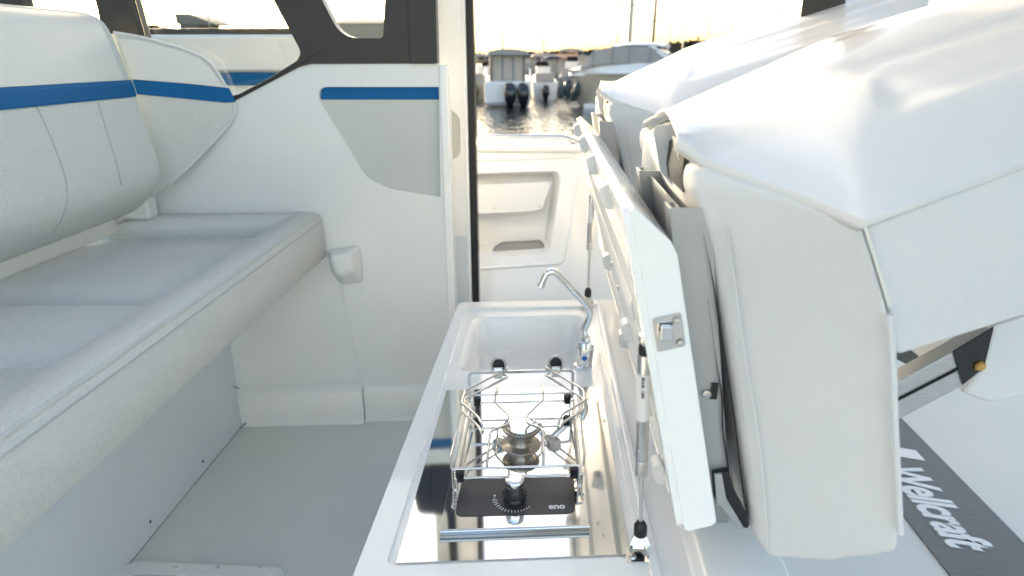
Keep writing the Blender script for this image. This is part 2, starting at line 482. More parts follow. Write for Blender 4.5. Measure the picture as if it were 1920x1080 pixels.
# leaning rear corner pillar behind the backrest
bm = NB()
pp = PS([(176, -2), (246, -2), (266, 70), (280, 120), (205, 120)], S=B - 0.012)
k0 = (pp[0] - pp[4]); k1 = (pp[1] - pp[2])
pp[0] = pp[4] + k0 * ((ZT - pp[4].z) / k0.z); pp[1] = pp[2] + k1 * ((ZT - pp[2].z) / k1.z)
low = [pp[3] + (pp[3] - pp[2]).normalized() * 0.02, pp[4] + (pp[3] - pp[2]).normalized() * 0.02]
slab(bm, [[pp[0], pp[1], pp[2], low[0], low[1]]], (0, 0.06, 0))
obj('corner_pillar', bm, 'frame_black', wf, bevel=0.008)
bm = NB(); tube(bm, [pp[1] + V((0.006, -0.004, 0)), pp[2] + V((0.006, -0.004, 0)), low[0] + V((0.006, -0.004, 0))], 0.008, 8); obj('seal', bm, 'gasket', wf)

# ================================================================== DOOR FRAME
SJ = 2.44
df = root('door_frame', 'white door jamb with black rubber seal and recessed grip beside the open doorway', 'door frame', V((-0.24, SJ, 0.0)))
j0, j1 = P(828, 300, S=SJ), P(880, 300, S=SJ)
jl = [V((j0.x - 0.09, 0, 0.0)), V((P(888, 560, S=SJ).x, 0, 0.0)), V((P(888, 560, S=SJ).x, 0, 2.15)), V((j0.x - 0.09, 0, 2.15))]
for p in jl: p.y = SJ + K * p.x
grip = PS([(834, 193), (840, 200), (862, 222), (863, 285), (858, 294), (834, 306), (822, 306), (822, 193)], S=SJ)
bm = NB(); slab(bm, [jl, fillet(grip, 0.012, 4)], (0, 0.05, 0)); obj('jamb', bm, 'gelcoat', df, bevel=0.005)
c_ = sum(grip, V()) / len(grip)
bm = NB(); slab(bm, [[c_ + (p - c_) * 1.06 + V((0, 0.02, 0)) for p in fillet(grip, 0.012, 4)]], (0, 0.025, 0)); obj('grip_recess', bm, 'vinyl_inset', df)
lowp = PS([(838, 442), (882, 442), (884, 720), (838, 720)], S=SJ)
bm = NB(); slab(bm, [[p + V((0, -0.006, 0)) for p in lowp]], (0, 0.005, 0)); obj('lower_panel', bm, 'kick_panel', df, bevel=0.002)
gx0, gx1 = P(881, 300, S=SJ + 0.01).x, P(894, 300, S=SJ + 0.01).x
bm = NB(); L = [V((gx0, SJ + K * gx0 - 0.012, 0.0)), V((gx1, SJ + K * gx1 - 0.012, 0.0)), V((gx1, SJ + K * gx1 + 0.05, 0)), V((gx0, SJ + K * gx0 + 0.05, 0))]
ngon_slab(bm, L, (0, 0, 2.15)); obj('seal_post', bm, 'gasket', df, bevel=0.006, seg=3)
bm = NB(); L = [p + V((0.004 if i in (0, 3) else -0.007, -0.004 if i < 2 else -0.058, 0)) for i, p in enumerate(L)]
ngon_slab(bm, L, (0, 0, 2.15)); obj('seal_lip', bm, 'rubber', df, bevel=0.002)
gx = gx0 - 0.008
bm = NB(); ngon_slab(bm, [V((gx - 0.007, SJ + K * gx - 0.01, 0)), V((gx + 0.007, SJ + K * gx - 0.01, 0)), V((gx + 0.007, SJ + K * gx + 0.01, 0)), V((gx - 0.007, SJ + K * gx + 0.01, 0))], (0, 0, 2.15))
obj('trim', bm, 'gelcoat', df, bevel=0.004)

# ================================================================== CABIN ROOF, out of view: it shades and is mirrored, opening and edges cut to steer the light
rf = NB()
ro = [V((-2.1, -0.9, 2.15)), V((2.6, -0.9, 2.15)), V((2.6, 2.45, 2.15)), V((0.3, 2.25, 2.15)), V((-2.1, 1.84, 2.15))]
rh = [V((-1.0, -0.5, 2.15)), V((0.45, -0.5, 2.15)), V((0.45, 1.72, 2.15)), V((-1.0, 1.72, 2.15))]
slab(rf, [fillet(ro, 0.2), fillet(rh, 0.12)], (0, 0, 0.07))
tag(obj('cabin_roof', rf, 'roof_white', bevel=0.01), 'white unseen hardtop over the cabin with an opening cut to let in sky light', 'roof')
ow = NB(); bbox(ow, (-1.9, -1.78, 0.0), (2.6, -1.70, 0.66))  # unseen wall added behind the camera, its height set for the light it bounces
tag(obj('bounce_wall', ow, 'moulding', bevel=0.01), 'white unseen wall added across from the doorway to bounce light', 'wall')
pr = root('forward_pillar', 'dark forward door pillar behind the white seat shells', 'pillar', P(1545, 10, Y=2.35))
bm = NB(); L = PS([(1503, 20), (1585, 12)], Y=2.35)
ngon_slab(bm, [L[0] + V((0, 0, -1.2)), L[1] + V((0, 0, -1.2)), V((L[1].x, 2.35, 2.15)), V((L[0].x, 2.35, 2.15))], (0, 0.08, 0)); obj('post', bm, 'frame_black', pr, bevel=0.006)

# ================================================================== BENCH
bench = root('bench_seat', 'upholstered pale grey bench with blue stripe along its backrest', 'bench', (-1.30, 1.2, 0))
XF, ZS = -0.774, 0.84
YN = 0.05                                    # the bench runs on past the camera
def yb(x, s=B): return s + K * x
KX = -1.158
bm = NB(); ngon_slab(bm, [V((KX, YN, 0.0)), V((KX, yb(KX) - 0.02, 0.0)), V((KX, yb(KX) - 0.02, 0.72)), V((KX, YN, 0.72))], (-0.02, 0, 0))
kb = obj('kickboard', bm, 'kick_panel', bench, bevel=0.002)
for px, py in ((381, 865), (282, 978)):
    screw(kb, P(px, py, X=KX + 0.001), (1, 0, 0), 0.0045, 'dark_gap')
bm = NB(); tube(bm, [(KX + 0.001, YN, 0.001), (KX + 0.001, yb(KX) - 0.03, 0.001)], 0.0016, 6); obj('sealant', bm, 'pocket_dark', kb)
ye = yb(XF) - 0.012
# seat cushion: body, then front bolster, end bolster and the stitched pads
zb = 0.672
bm = NB()
XR = -1.50
body = [V((XF - 0.02, YN, zb + 0.004)), V((XF - 0.02, ye - 0.015, zb + 0.004)), V((XR, yb(XR) - 0.02, zb + 0.004)), V((XR, YN, zb + 0.004))]
slab(bm, [body], (0, 0, 0.105))
cu = obj('seat_cushion', bm, 'fabric', bench, bevel=0.012)
FB = 0.118
bm = NB()
prof = [(XF - FB, zb + 0.02), (XF - 0.012, zb), (XF, zb + 0.012), (XF - 0.002, ZS - 0.03), (XF - 0.012, ZS - 0.008), (XF - 0.03, ZS), (XF - 0.09, ZS + 0.004), (XF - FB + 0.02, ZS - 0.006), (XF - FB, ZS - 0.03)]
NY = 10
rings = []
for i in range(NY + 1):
    t = i / NY; 
    rings.append([V((x, lerp(YN, ye + K * (x - XF), t), z)) for x, z in prof])
# round the far end
for kx, (s_, dy) in enumerate(((0.97, 0.008), (0.86, 0.014))):
    c0 = sum(rings[NY], V()) / len(prof)
    rings.append([c0 + (p - c0) * s_ + V((0, dy - 0.0, 0)) for p in rings[NY]])
loft(bm, rings, cap0=True, cap1=True)
fb = obj('front_bolster', bm, 'fabric', cu, sharp=60)
bm = NB(); tube(bm, [V((XF - 0.0095, YN, ZS - 0.0045)), V((XF - 0.0095, ye - 0.004, ZS - 0.0045))], 0.0020, 6); obj('piping', bm, 'fabric', cu)
bm = NB(); tube(bm, [V((XF - 0.0005, YN, ZS - 0.026)), V((XF - 0.0005, ye - 0.004, ZS - 0.026))], 0.0010, 5); obj('stitch_line', bm, 'thread_seam_shade', cu)
# end bolster against the wall
xa, xb_ = XF - FB + 0.004, -1.47
yw = lambda x: yb(x) - 0.012
bm = NB()
e_prof = [(-0.02, -0.05), (-0.006, 0.0), (-0.03, 0.006), (-0.07, 0.004), (-0.092, -0.006), (-0.105, -0.03), (-0.10, -0.06)]
rings = []
for i in range(9):
    x = lerp(xa + 0.03, xb_, i / 8)
    sag = 0 if i < 7 else (0.006 if i == 7 else 0.03)
    rings.append([V((x, yw(x) + dy, ZS + dz - sag)) for dy, dz in e_prof])
loft(bm, rings, cap0=True, cap1=True); obj('end_bolster', bm, 'fabric', cu, sharp=60)
# pads
ycut = [P(150, 661, Z=ZS - 0.02).y, P(320, 551, Z=ZS - 0.02).y, P(500, 436, Z=ZS - 0.02).y]
ycut = [YN] + [ycut[0]] + [ycut[1]] + [ycut[2]]
for i in range(3):
    y0, y1 = ycut[i] + 0.003, ycut[i + 1] - 0.003
    x0, x1 = -1.47, XF - FB + 0.006
    nx, ny = 14, 10; bm = NB(); G = []
    for a in range(nx + 1):
        row = []
        for b in range(ny + 1):
            u, v = a / nx, b / ny
            x = lerp(x0, x1, u); yy = lerp(y0, y1, v) + (K * (x - x1) if i == 2 and v > 0.5 else K * (x - x1) * 0.5)
            # puffed, with tight rounded edges
            e = (1 - abs(2 * u - 1) ** 8) * (1 - abs(2 * v - 1) ** 8)
            # the front corner at the seam is cut round
            z = ZS - 0.066 + 0.038 * e ** 0.5 + 0.004 * e * math.sin(PI * v)
            row.append(bm.verts.new((x, yy, z)))
        G.append(row)
    for a in range(nx):
        for b in range(ny): bm.faces.new([G[a][b], G[a + 1][b], G[a + 1][b + 1], G[a][b + 1]])
    obj('seat_pad', bm, 'fabric', cu, subsurf=1, sharp=80)
# backrest: one profile drawn along the bench
YB = 1.96
bprof = PS([(176, 24), (196, 38), (208, 60), (226, 104), (248, 160), (262, 205), (280, 255), (297, 300), (304, 330), (296, 355), (272, 384), (242, 408)], Y=YB)
bprof = [(p.x, p.z) for p in bprof]
back = [(bprof[-1][0] - 0.10, bprof[-1][1] + 0.01), (bprof[0][0] - 0.13, bprof[0][1] - 0.02), (bprof[0][0] - 0.05, bprof[0][1] + 0.008)]
full = bprof + back
NYB = 26
def bulge(y): return 0.0
rings = []
for i in range(NYB + 1):
    t = i / NYB; y = lerp(YN - 0.1, YB - 0.02, t)
    rings.append([V((x, y, z)) for x, z in full])
cx = sum(x for x, z in full) / len(full); cz = sum(z for x, z in full) / len(full)
for s_, dy in ((0.985, 0.012), (0.95, 0.022), (0.88, 0.028)):
    rings.append([V((cx + (x - cx) * (s_ if s_ > .96 else s_ + 0.02), YB - 0.02 + dy, cz + (z - cz) * (s_ * 0.5 + 0.5))) for x, z in full])
bm = NB(); loft(bm, rings, cap0=True, cap1=True)
br = obj('backrest', bm, 'fabric', bench, subsurf=1, sharp=75)
def on_back(z):
    for (xa_, za), (xb2, zb2) in zip(bprof, bprof[1:]):
        if zb2 <= z <= za: return lerp(xa_, xb2, (za - z) / (za - zb2 + 1e-9))
    return bprof[-1][0]
def strip(name, z0, z1, y0, y1, off, m, parent, th=0.0):
    bm = NB(); n = 6; rings = []
    for i in range(n + 1):
        z = lerp(z0, z1, i / n); x = on_back(z)
        rings.append([V((x + off, y0, z)), V((x + off, y1, z))])
    loft(bm, rings, closed=False)
    return obj(name, bm, m, parent, solid=0.0)
zt_, zb_ = P(250, 150, Y=YB).z, P(256, 181, Y=YB).z
def vstrip(name, z0, z1, y0, y1, th, m, parent, n=6):
    """a slightly proud band on the backrest's curved face"""
    bm = NB(); ring = []
    zs = [lerp(z0, z1, i / n) for i in range(n + 1)]
    front = [(on_back(z) + th * (0.6 if i in (0, n) else 1), z) for i, z in enumerate(zs)]
    rear = [(on_back(z) - 0.01, z) for z in reversed(zs)]
    loop = front + rear
    rings = [[V((x, y, z)) for x, z in loop] for y in (y0, lerp(y0, y1, .33), lerp(y0, y1, .66), y1 - 0.006)]
    rings.append([V((x - 0.003, y1, z)) for x, z in loop])
    loft(bm, rings, cap0=True, cap1=True)
    return obj(name, bm, m, parent, sharp=50)
vstrip('blue_band', zb_, zt_, YN - 0.1, YB + 0.004, 0.0045, 'blue', br)
# smooth vinyl head panel above the band
vstrip('head_panel', zt_ + 0.001, bprof[0][1] - 0.006, YN - 0.1, YB - 0.03, 0.003, 'vinyl', br, 8)
for zq in (zt_ - 0.008, zb_ + 0.008):
    y = YN
    bm = NB()
    while y < YB - 0.01:
        xq = on_back(zq) + 0.0047
        tube(bm, [V((xq, y, zq)), V((xq, y + 0.005, zq))], 0.0007, 4); y += 0.0085
    o = obj('stitching', bm, 'thread_blue', br); o['kind'] = 'stuff'
# seams running down the face, the shade of their groove put into the colour
for pts in ([(66, 197), (84, 232), (104, 282), (120, 325), (126, 360), (122, 395), (108, 425), (82, 452)], [(183, 192), (196, 232), (211, 280), (222, 320), (228, 348)]):
    # a seam lies on the face: find the place along the bench for its first pixel, keep to that line
    L = []
    for px, py in pts:
        best = None
        for j in range(400):
            y = 0.3 + j * 0.0042
            q = P(px, py, Y=y)
            e = q.x - on_back(q.z)
            if best is None or abs(e) < best[0]: best = (abs(e), y, q)
        q = best[2]; L.append(V((on_back(q.z) + 0.0, best[1], q.z)))
    L2 = fillet(L, 0.03, 3, closed=False)
    bm = NB(); tube(bm, L2, 0.0022, 6); obj('seam', bm, 'thread_seam_shade', br)
# supports under the backrest
bm = NB(); q = P(258, 398, Y=2.02); box(bm, (q.x - 0.05, 2.06, 0.885), (0.16, 0.06, 0.09)); obj('support', bm, 'moulding', bench, bevel=0.012)
bm = NB(); ngon_slab(bm, [V((-1.42, YN, 0.80)), V((-1.42, 2.05, 0.80)), V((-1.47, 2.05, 0.93)), V((-1.47, YN, 0.93))], (-0.03, 0, 0)); obj('rear_rail', bm, 'moulding', bench, bevel=0.006)
# corner wing
def wy(px): return 1.985 + 0.165 * (px - 210) / 230
wl = [(214, 62), (262, 68), (330, 86), (378, 104), (398, 120), (412, 142), (428, 170), (441, 194), (442, 210), (430, 232), (370, 295), (318, 345), (285, 372), (270, 330), (255, 230), (230, 130)]
W = [P(a, b, Y=wy(a)) for a, b in wl]
bm = NB(); slab(bm, [W], (-0.05, 0.045, 0))
wg = obj('corner_wing', bm, 'fabric', bench, bevel=0.012, seg=4)
nrm = V((0.70, -0.71, 0))
nv = (W[5] - W[0]).cross(W[11] - W[0]).normalized()
if nv.y > 0: nv = -nv
def onw(pts, off):
    return [P(a, b, Y=wy(a)) + nv * off for a, b in pts]
bm = NB(); slab(bm, [onw([(248, 149), (340, 156), (430, 165), (442, 191), (420, 192), (340, 184), (257, 176)], 0.002)], nv * 0.004); obj('blue_band', bm, 'blue', wg, bevel=0.0015)
bm = NB(); slab(bm, [onw([(222, 72), (262, 75), (328, 92), (374, 110), (393, 125), (406, 146), (423, 164), (340, 155), (248, 148)], 0.0008)], nv * 0.004); obj('head_panel', bm, 'vinyl', wg, bevel=0.0015)
bm = NB(); tube(bm, fillet(onw([(212, 61), (262, 69), (330, 87), (378, 105), (398, 121), (412, 143), (428, 171), (441, 195), (442, 211), (430, 233), (370, 296), (318, 346)], 0.0), 0.02, 3, False), 0.005, 8); obj('piping', bm, 'vinyl_cool', wg)

# ================================================================== GALLEY COUNTER with sink
ZC = 0.56
gal = root('galley_counter', 'white moulded galley counter with sink behind the helm seats', 'counter', (0.0, 1.4, 0.0))
def cz(x, s, z=ZC): return V((x, s + K * x, z))
def quad(x0, x1, s0, s1, z, r, n=5): return fillet([cz(x0, s0, z), cz(x1, s0, z), cz(x1, s1, z), cz(x0, s1, z)], r, n)
rim_o = fillet([cz(-0.302, 0.70), cz(0.30, 0.70), cz(0.30, 2.075), cz(-0.283, 2.075)], [0.06, 0.01, 0.01, 0.03], 6)
tray = quad(-0.252, 0.176, 0.858, 2.022, ZC, 0.022)
ZTR = ZC - 0.010
bm = NB(); slab(bm, [[p + V((0, 0, -0.036)) for p in rim_o], [p + V((0, 0, -0.036)) for p in tray]], (0, 0, 0.036))
obj('counter_rim', bm, 'gelcoat', gal, bevel=0.012, seg=5)
sink_s = (1.572, 1.965, -0.226, 0.148)
def sk(d, z, r): return fillet([cz(sink_s[2] + d, sink_s[0] + d, z), cz(sink_s[3] - d, sink_s[0] + d, z), cz(sink_s[3] - d, sink_s[1] - d, z), cz(sink_s[2] + d, sink_s[1] - d, z)], r, 6)
tr_o = quad(-0.2535, 0.1775, 0.8565, 2.0235, ZTR, 0.022)
bm = NB(); slab(bm, [[p + V((0, 0, -0.004)) for p in tr_o], [p + V((0, 0, -0.004)) for p in sk(0, ZTR, 0.05)]], (0, 0, 0.004))
obj('tray', bm, 'gelcoat', gal)
bm = NB()
loft(bm, [sk(0, ZTR, 0.05), sk(0.004, ZTR - 0.004, 0.05), sk(0.010, ZTR - 0.012, 0.05), sk(0.016, ZTR - 0.03, 0.05), sk(0.030, ZTR - 0.105, 0.05), sk(0.040, ZTR - 0.128, 0.05), sk(0.065, ZTR - 0.140, 0.05)], cap1=True)
obj('sink_basin', bm, 'gelcoat', gal, sharp=80)
bm = NB(); q = cz(-0.04, 1.76, ZTR - 0.140); lathe(bm, q, (0, 0, 1), [(0.028, 0), (0.028, 0.002), (0.022, 0.003), (0.02, 0.001), (0, 0.001)], 20); obj('drain', bm, 'chrome', gal)
# carcass under the rim
bm = NB(); slab(bm, [[V((p.x, p.y, 0)) for p in (cz(-0.262, 0.74), cz(0.30, 0.74), cz(0.30, 2.05), cz(-0.25, 2.05))]], (0, 0, ZC - 0.17)); obj('carcass', bm, 'moulding', gal, bevel=0.006)
bm = NB(); slab(bm, [[V((p.x, p.y, ZC - 0.171)) for p in (cz(-0.264, 0.738), cz(0.302, 0.738), cz(0.302, 2.052), cz(-0.252, 2.052))], [V((p.x, p.y, ZC - 0.171)) for p in (cz(-0.235, 0.80), cz(0.2, 0.80), cz(0.2, 2.01), cz(-0.235, 2.01))]], (0, 0, 0.14)); obj('apron', bm, 'moulding', gal, bevel=0.006)
# right hand ledge: water bead, flat, upstand that carries the lid hinge
bm = NB(); ngon_slab(bm, [cz(0.186, 0.80, ZC - 0.001), cz(0.189, 0.80, ZC + 0.007), cz(0.196, 0.80, ZC + 0.009), cz(0.203, 0.80, ZC + 0.007), cz(0.206, 0.80, ZC - 0.001)], cz(0, 2.03) - cz(0, 0.80)); obj('water_bead', bm, 'gelcoat', gal)
bm = NB(); ngon_slab(bm, [cz(0.252, 0.735, ZC - 0.004), cz(0.258, 0.735, ZC + 0.018), cz(0.27, 0.735, ZC + 0.03), cz(0.40, 0.735, ZC + 0.032), cz(0.40, 0.735, 0.08), cz(0.302, 0.735, 0.08), cz(0.302, 0.735, ZC - 0.004)], cz(0, 2.06) - cz(0, 0.735)); obj('upstand', bm, 'gelcoat', gal, bevel=0.006)
# mirror steel sheet under the stove
ZPL = ZTR + 0.003
bm = NB(); slab(bm, [[p + V((0, 0, -0.0035)) for p in quad(-0.238, 0.160, 0.872, 1.468, ZPL, 0.003, 3)]], (0, 0, 0.0035)); obj('steel_sheet', bm, 'steel', gal, bevel=0.0008)

# ================================================================== STOVE
ZT_ = 0.566
st = root('gas_stove', 'stainless steel single burner gas stove with wire pan rails on the galley', 'stove', cz(-0.04, 1.15, ZPL))
bm = NB(); slab(bm, [quad(-0.174, 0.0945, 0.934, 1.40, ZPL + 0.0005, 0.004, 3)], (0, 0, ZT_ - ZPL - 0.0005)); obj('body', bm, 'steel', st, bevel=0.003, seg=3)
bm = NB(); tube(bm, [cz(-0.174, 0.9335, ZT_ - 0.003), cz(0.0945, 0.9335, ZT_ - 0.003)], 0.0035, 10); obj('front_lip', bm, 'steel_wire', st)
pnl = fillet(PS([(866, 900), (1076, 894), (1079, 963), (852, 969)], Z=ZT_), 0.018, 6)
bm = NB(); slab(bm, [[p + V((0, 0, -0.001)) for p in pnl]], (0, 0, 0.0022)); pn = obj('control_panel', bm, 'panel_black', st)
ZPN = ZT_ + 0.0014
a_, b2 = P(1029, 954, Z=ZPN), P(1060, 953, Z=ZPN)
text('lettering', 'eno', (b2 - a_).length / 1.52, basis(a_, b2 - a_, V((-K, 1, 0))), 'letter_white', pn, 0.0002, bold=0.0004)
kc = P(965, 935, Z=ZPN)
for i in range(15):
    an = math.radians(188 + i * 9.5); r0 = 0.034; ln = 0.003 + 0.006 * (1 - i / 15)
    d = V((math.cos(an), math.sin(an), 0)); s_ = V((-d.y, d.x, 0)) * 0.0007
    bm = NB(); q = kc + d * r0; ngon_slab(bm, [q - s_, q + s_, q + s_ + d * ln, q - s_ + d * ln], (0, 0, 0.0003)); obj('dial_mark', bm, 'letter_white', pn)
for i, an in enumerate((170, 178)):
    d = V((math.cos(math.radians(an)), math.sin(math.radians(an)), 0)); q = kc + d * 0.039
    bm = NB(); lathe(bm, q, (0, 0, 1), [(0.0022 - 0.001 * i, 0), (0.0022 - 0.001 * i, 0.0004)], 10); obj('dial_symbol', bm, 'letter_white', pn)
bm = NB(); lathe(bm, kc - V((0, 0, 0.0005)), (0, 0, 1), [(0.021, 0), (0.021, 0.004), (0.018, 0.009), (0.0235, 0.012), (0.0235, 0.016), (0.017, 0.020), (0.0155, 0.026), (0.015, 0.026)], 28); kn = obj('knob_base', bm, 'black_plastic', st, sharp=50)
bm = NB(); lathe(bm, kc + V((0, 0, 0.0252)), (0, 0, 1), [(0.0150, 0), (0.0172, 0.004), (0.0182, 0.016), (0.0180, 0.019), (0.0155, 0.021), (0.010, 0.0215), (0, 0.0215)], 28); obj('knob_cap', bm, 'chrome', kn, sharp=50)
# burner
bc = P(977, 833, Z=ZT_)
bm = NB(); lathe(bm, bc - V((0, 0, 0.001)), (0, 0, 1), [(0.043, 0), (0.043, 0.002), (0.040, 0.004), (0.027, 0.006), (0.024, 0.010), (0.022, 0.030), (0.028, 0.037), (0.0, 0.037)], 36); bu = obj('burner_base', bm, 'burner_steel', st, sharp=50)
bm = NB()
prof = []
lathe(bm, bc + V((0, 0, 0.0355)), (0, 0, 1), [(0.028, 0), (0.0385, 0.002), (0.0402, 0.004), (0.0402, 0.008), (0.036, 0.010), (0.0, 0.0105)], 40); cr_ = obj('burner_crown', bm, 'burner_steel', bu, sharp=50)
for i in range(36):
    an = 2 * PI * i / 36; d = V((math.cos(an), math.sin(an), 0)); s_ = V((-d.y, d.x, 0)) * 0.0014
    q = bc + d * 0.0402 + V((0, 0, 0.0405)); bm = NB()
    ngon_slab(bm, [q - s_, q + s_, q + V((0, 0, 0.004))], d * 0.0008); obj('flame_port', bm, 'dark_gap', cr_)
bm = NB(); lathe(bm, bc + V((0, 0, 0.0455)), (0, 0, 1), [(0.033, 0), (0.0355, 0.002), (0.0345, 0.0035), (0.020, 0.005), (0, 0.0055)], 36); obj('burner_cap', bm, 'steel', bu, sharp=50)
bm = NB(); q = P(992, 838, Z=ZT_); lathe(bm, q, (0, 0.15, 1), [(0.0045, 0), (0.0045, 0.008), (0.0055, 0.009), (0.0055, 0.014), (0.003, 0.017), (0.003, 0.028), (0, 0.029)], 10); obj('igniter', bm, 'brass', st)
# wire pan support
def c5(x, y): return (820 + x / 4.319, 650 + y / 4.319)
RW = 0.0026
def wire(name, pts, r=RW, fr=0.01, parent=st, m='steel_wire', closed=False):
    bm = NB(); tube(bm, fillet(pts, fr, 4, closed), r, 8, closed); return obj(name, bm, m, parent, sharp=80)
SF, SR = 1.049, 1.334
ZL, ZU = 0.590, 0.611
for z, x0, x1 in ((ZL, -0.166, 0.092), (ZU, -0.166, 0.086)):
    wire('wire_rail', [cz(x0, SF, z), cz(x1, SF, z)])
    wire('wire_rail', [cz(-0.165, SR, z), cz(0.080, SR, z)])
wire('wire_rail', [cz(-0.1645, SF, ZL), cz(-0.1645, SR, ZL)])
wire('wire_rail', [cz(0.083, SF, ZL), cz(0.083, SR, ZL)])
wire('wire_rail', [cz(-0.166, SF, ZU), cz(-0.171, SF + 0.02, ZU + 0.012), cz(-0.166, SR - 0.06, ZU + 0.03), cz(-0.158, SR - 0.01, ZU + 0.004)])
wire('wire_rail', [cz(0.087, SF, ZU), cz(0.091, SF + 0.02, ZU + 0.012), cz(0.086, SR - 0.06, ZU + 0.03), cz(0.078, SR - 0.01, ZU + 0.004)])
for fx, fs in ((-0.151, SF), (0.070, SF), (-0.146, SR), (0.066, SR)):
    bm = NB(); lathe(bm, cz(fx, fs, ZL - 0.005), (0, 0, 1), [(0.0078, 0), (0.0085, 0.004), (0.0068, 0.007), (0.0085, 0.010), (0.0085, 0.020), (0, 0.021)], 16); obj('rubber_foot', bm, 'rubber', st, sharp=50)
for fx, fs in ((-0.160, SF - 0.004), (0.082, SF - 0.004), (-0.160, SR + 0.004), (0.077, SR + 0.004)):
    wire('wire_leg', [cz(fx - 0.004, fs, ZU), cz(fx - 0.004, fs, ZT_ + 0.001), cz(fx + 0.004, fs, ZT_ + 0.001), cz(fx + 0.004, fs, ZL + 0.002)], 0.002, 0.005)
ZG = 0.635
for pts in ([(485, 305), (465, 450), (580, 555), (582, 625), (430, 682), (407, 860)], [(857, 295), (857, 430), (722, 560), (724, 622), (855, 665), (860, 850)]):
    L = [P(*c5(*p), Z=ZG) for p in pts]
    a = V((L[0].x, SR + K * L[0].x, ZU)); b = V((L[-1].x, SF + K * L[-1].x, ZU))
    L[0] = V((L[0].x, min(L[0].y, a.y), ZG)); L[-1] = V((L[-1].x, max(b.y, L[-1].y), ZG - 0.004))
    wire('pan_support', [a] + L + [b])
ZH1, ZH0 = 0.672, 0.651
for up_, lo in (([(530, 158), (574, 178), (222, 355), (192, 450), (330, 570), (362, 632)], [(362, 655), (340, 681), (192, 553), (212, 446), (490, 305), (576, 236), (535, 224)]),
                ([(915, 150), (872, 163), (1182, 350), (1192, 440), (1010, 548), (985, 600)], [(985, 622), (1012, 638), (1184, 562), (1188, 440), (1010, 338), (870, 222), (912, 216)])):
    L = [P(*c5(*p), Z=ZH1) for p in up_]
    M2 = [P(*c5(*p), Z=ZH0) for p in lo]
    # the second wire runs just under the first one
    L2 = [V((p.x, p.y, ZH0)) for p in L[:-1]]
    end = L[-1] * 0.5 + V((L[-1].x, L[-1].y, ZH0)) * 0.5
    d = (L[-1] - L[-2]).normalized() * 0.006
    wire('pan_clamp', L + [end + d] + [V((L[-1].x, L[-1].y, ZH0))] + list(reversed(L2)), 0.0027, 0.007)
# flat bar bow across the back, its folded clips and rollers
yb0, yb1 = cz(-0.165, SR + 0.012), cz(0.078, SR + 0.012)
zt0 = 0.664
bmb = NB()
bow = [V((-0.165, yb0.y, ZL)), V((-0.165, yb0.y, zt0)), V((0.078, yb1.y, zt0)), V((0.078, yb1.y, ZL))]
bow = fillet(bow, 0.012, 5, False)
nrm_ = V((-K, 1, 0)).normalized()
rings = []
for i, p in enumerate(bow):
    t = (bow[min(i + 1, len(bow) - 1)] - bow[max(i - 1, 0)]).normalized(); w = t.cross(nrm_)
    rings.append([p + w * sx * 0.0035 + nrm_ * sy * 0.0016 for sx, sy in ((-1, -1), (1, -1), (1, 1), (-1, 1))])
loft(bmb, rings, cap0=True, cap1=True); obj('back_bow', bmb, 'steel_satin', st, sharp=30)
for px, py in (c5(497, 145), c5(960, 132)):
    q = P(px, py, S=SR + 0.022); ax = V((0.02, -1, 0.25))
    bm = NB(); lathe(bm, q, ax, [(0.0172, -0.014), (0.0180, -0.012), (0.0180, 0.006), (0.0165, 0.007), (0.0140, 0.006), (0.0136, 0.002)], 28); rl = obj('roller', bm, 'steel_satin', st, sharp=40)
    bm = NB(); lathe(bm, q, ax, [(0.0135, -0.012), (0.0135, 0.003), (0.011, 0.0045), (0, 0.0045)], 24); obj('rubber_plug', bm, 'rubber', rl)
    c0 = V((q.x, SR + K * q.x + 0.004, zt0))
    bm = NB(); fold = [(-0.006, -0.010), (-0.006, 0.016), (0.002, 0.019), (0.014, 0.010)]
    ngon_slab(bm, [c0 + V((-0.010, a, b)) for a, b in ((-0.0065, -0.010), (-0.0065, 0.012), (-0.003, 0.017), (0.012, 0.010), (0.012, 0.007), (-0.002, 0.013), (-0.004, 0.010), (-0.004, -0.010))], (0.020, 0.002, 0)); obj('clip', bm, 'steel_satin', st, bevel=0.0008)

# ================================================================== FAUCET
fp = P(1088, 681, Z=ZTR + 0.004)
fp = V((0.118, 1.60, ZTR))
fa = root('faucet', 'chrome folding tap with blue dot arched over the sink', 'faucet', fp)
bm = NB(); lathe(bm, fp, (0, 0, 1), [(0.027, 0), (0.027, 0.004), (0.022, 0.008), (0.012, 0.009)], 24); obj('flange', bm, 'chrome', fa, sharp=40)
ax = V((0.06, 0.10, 1)).normalized()
bm = NB(); lathe(bm, fp + V((0, 0, 0.006)), ax, [(0.0175, 0), (0.0190, 0.003), (0.0190, 0.064), (0.015, 0.070), (0.009, 0.073)], 24); bd = obj('valve_body', bm, 'chrome', fa, sharp=40)
hb = fp + ax * 0.030 + V((0, -0.004, 0.006))
bm = NB(); lathe(bm, hb + V((0, 0.010, 0)), V((0.05, -1, -0.1)), [(0.0135, 0), (0.0135, 0.024), (0.0115, 0.0265), (0, 0.0265)], 22); hd = obj('handle_hub', bm, 'chrome', bd, sharp=40)
fd = V((0.05, -1, -0.1)).normalized()
bm = NB(); lathe(bm, hb + V((0, 0.010, 0)) + fd * 0.0262, fd, [(0.0070, 0), (0.0070, 0.0008), (0, 0.0008)], 18); obj('blue_dot', bm, 'blue_dot', bd)
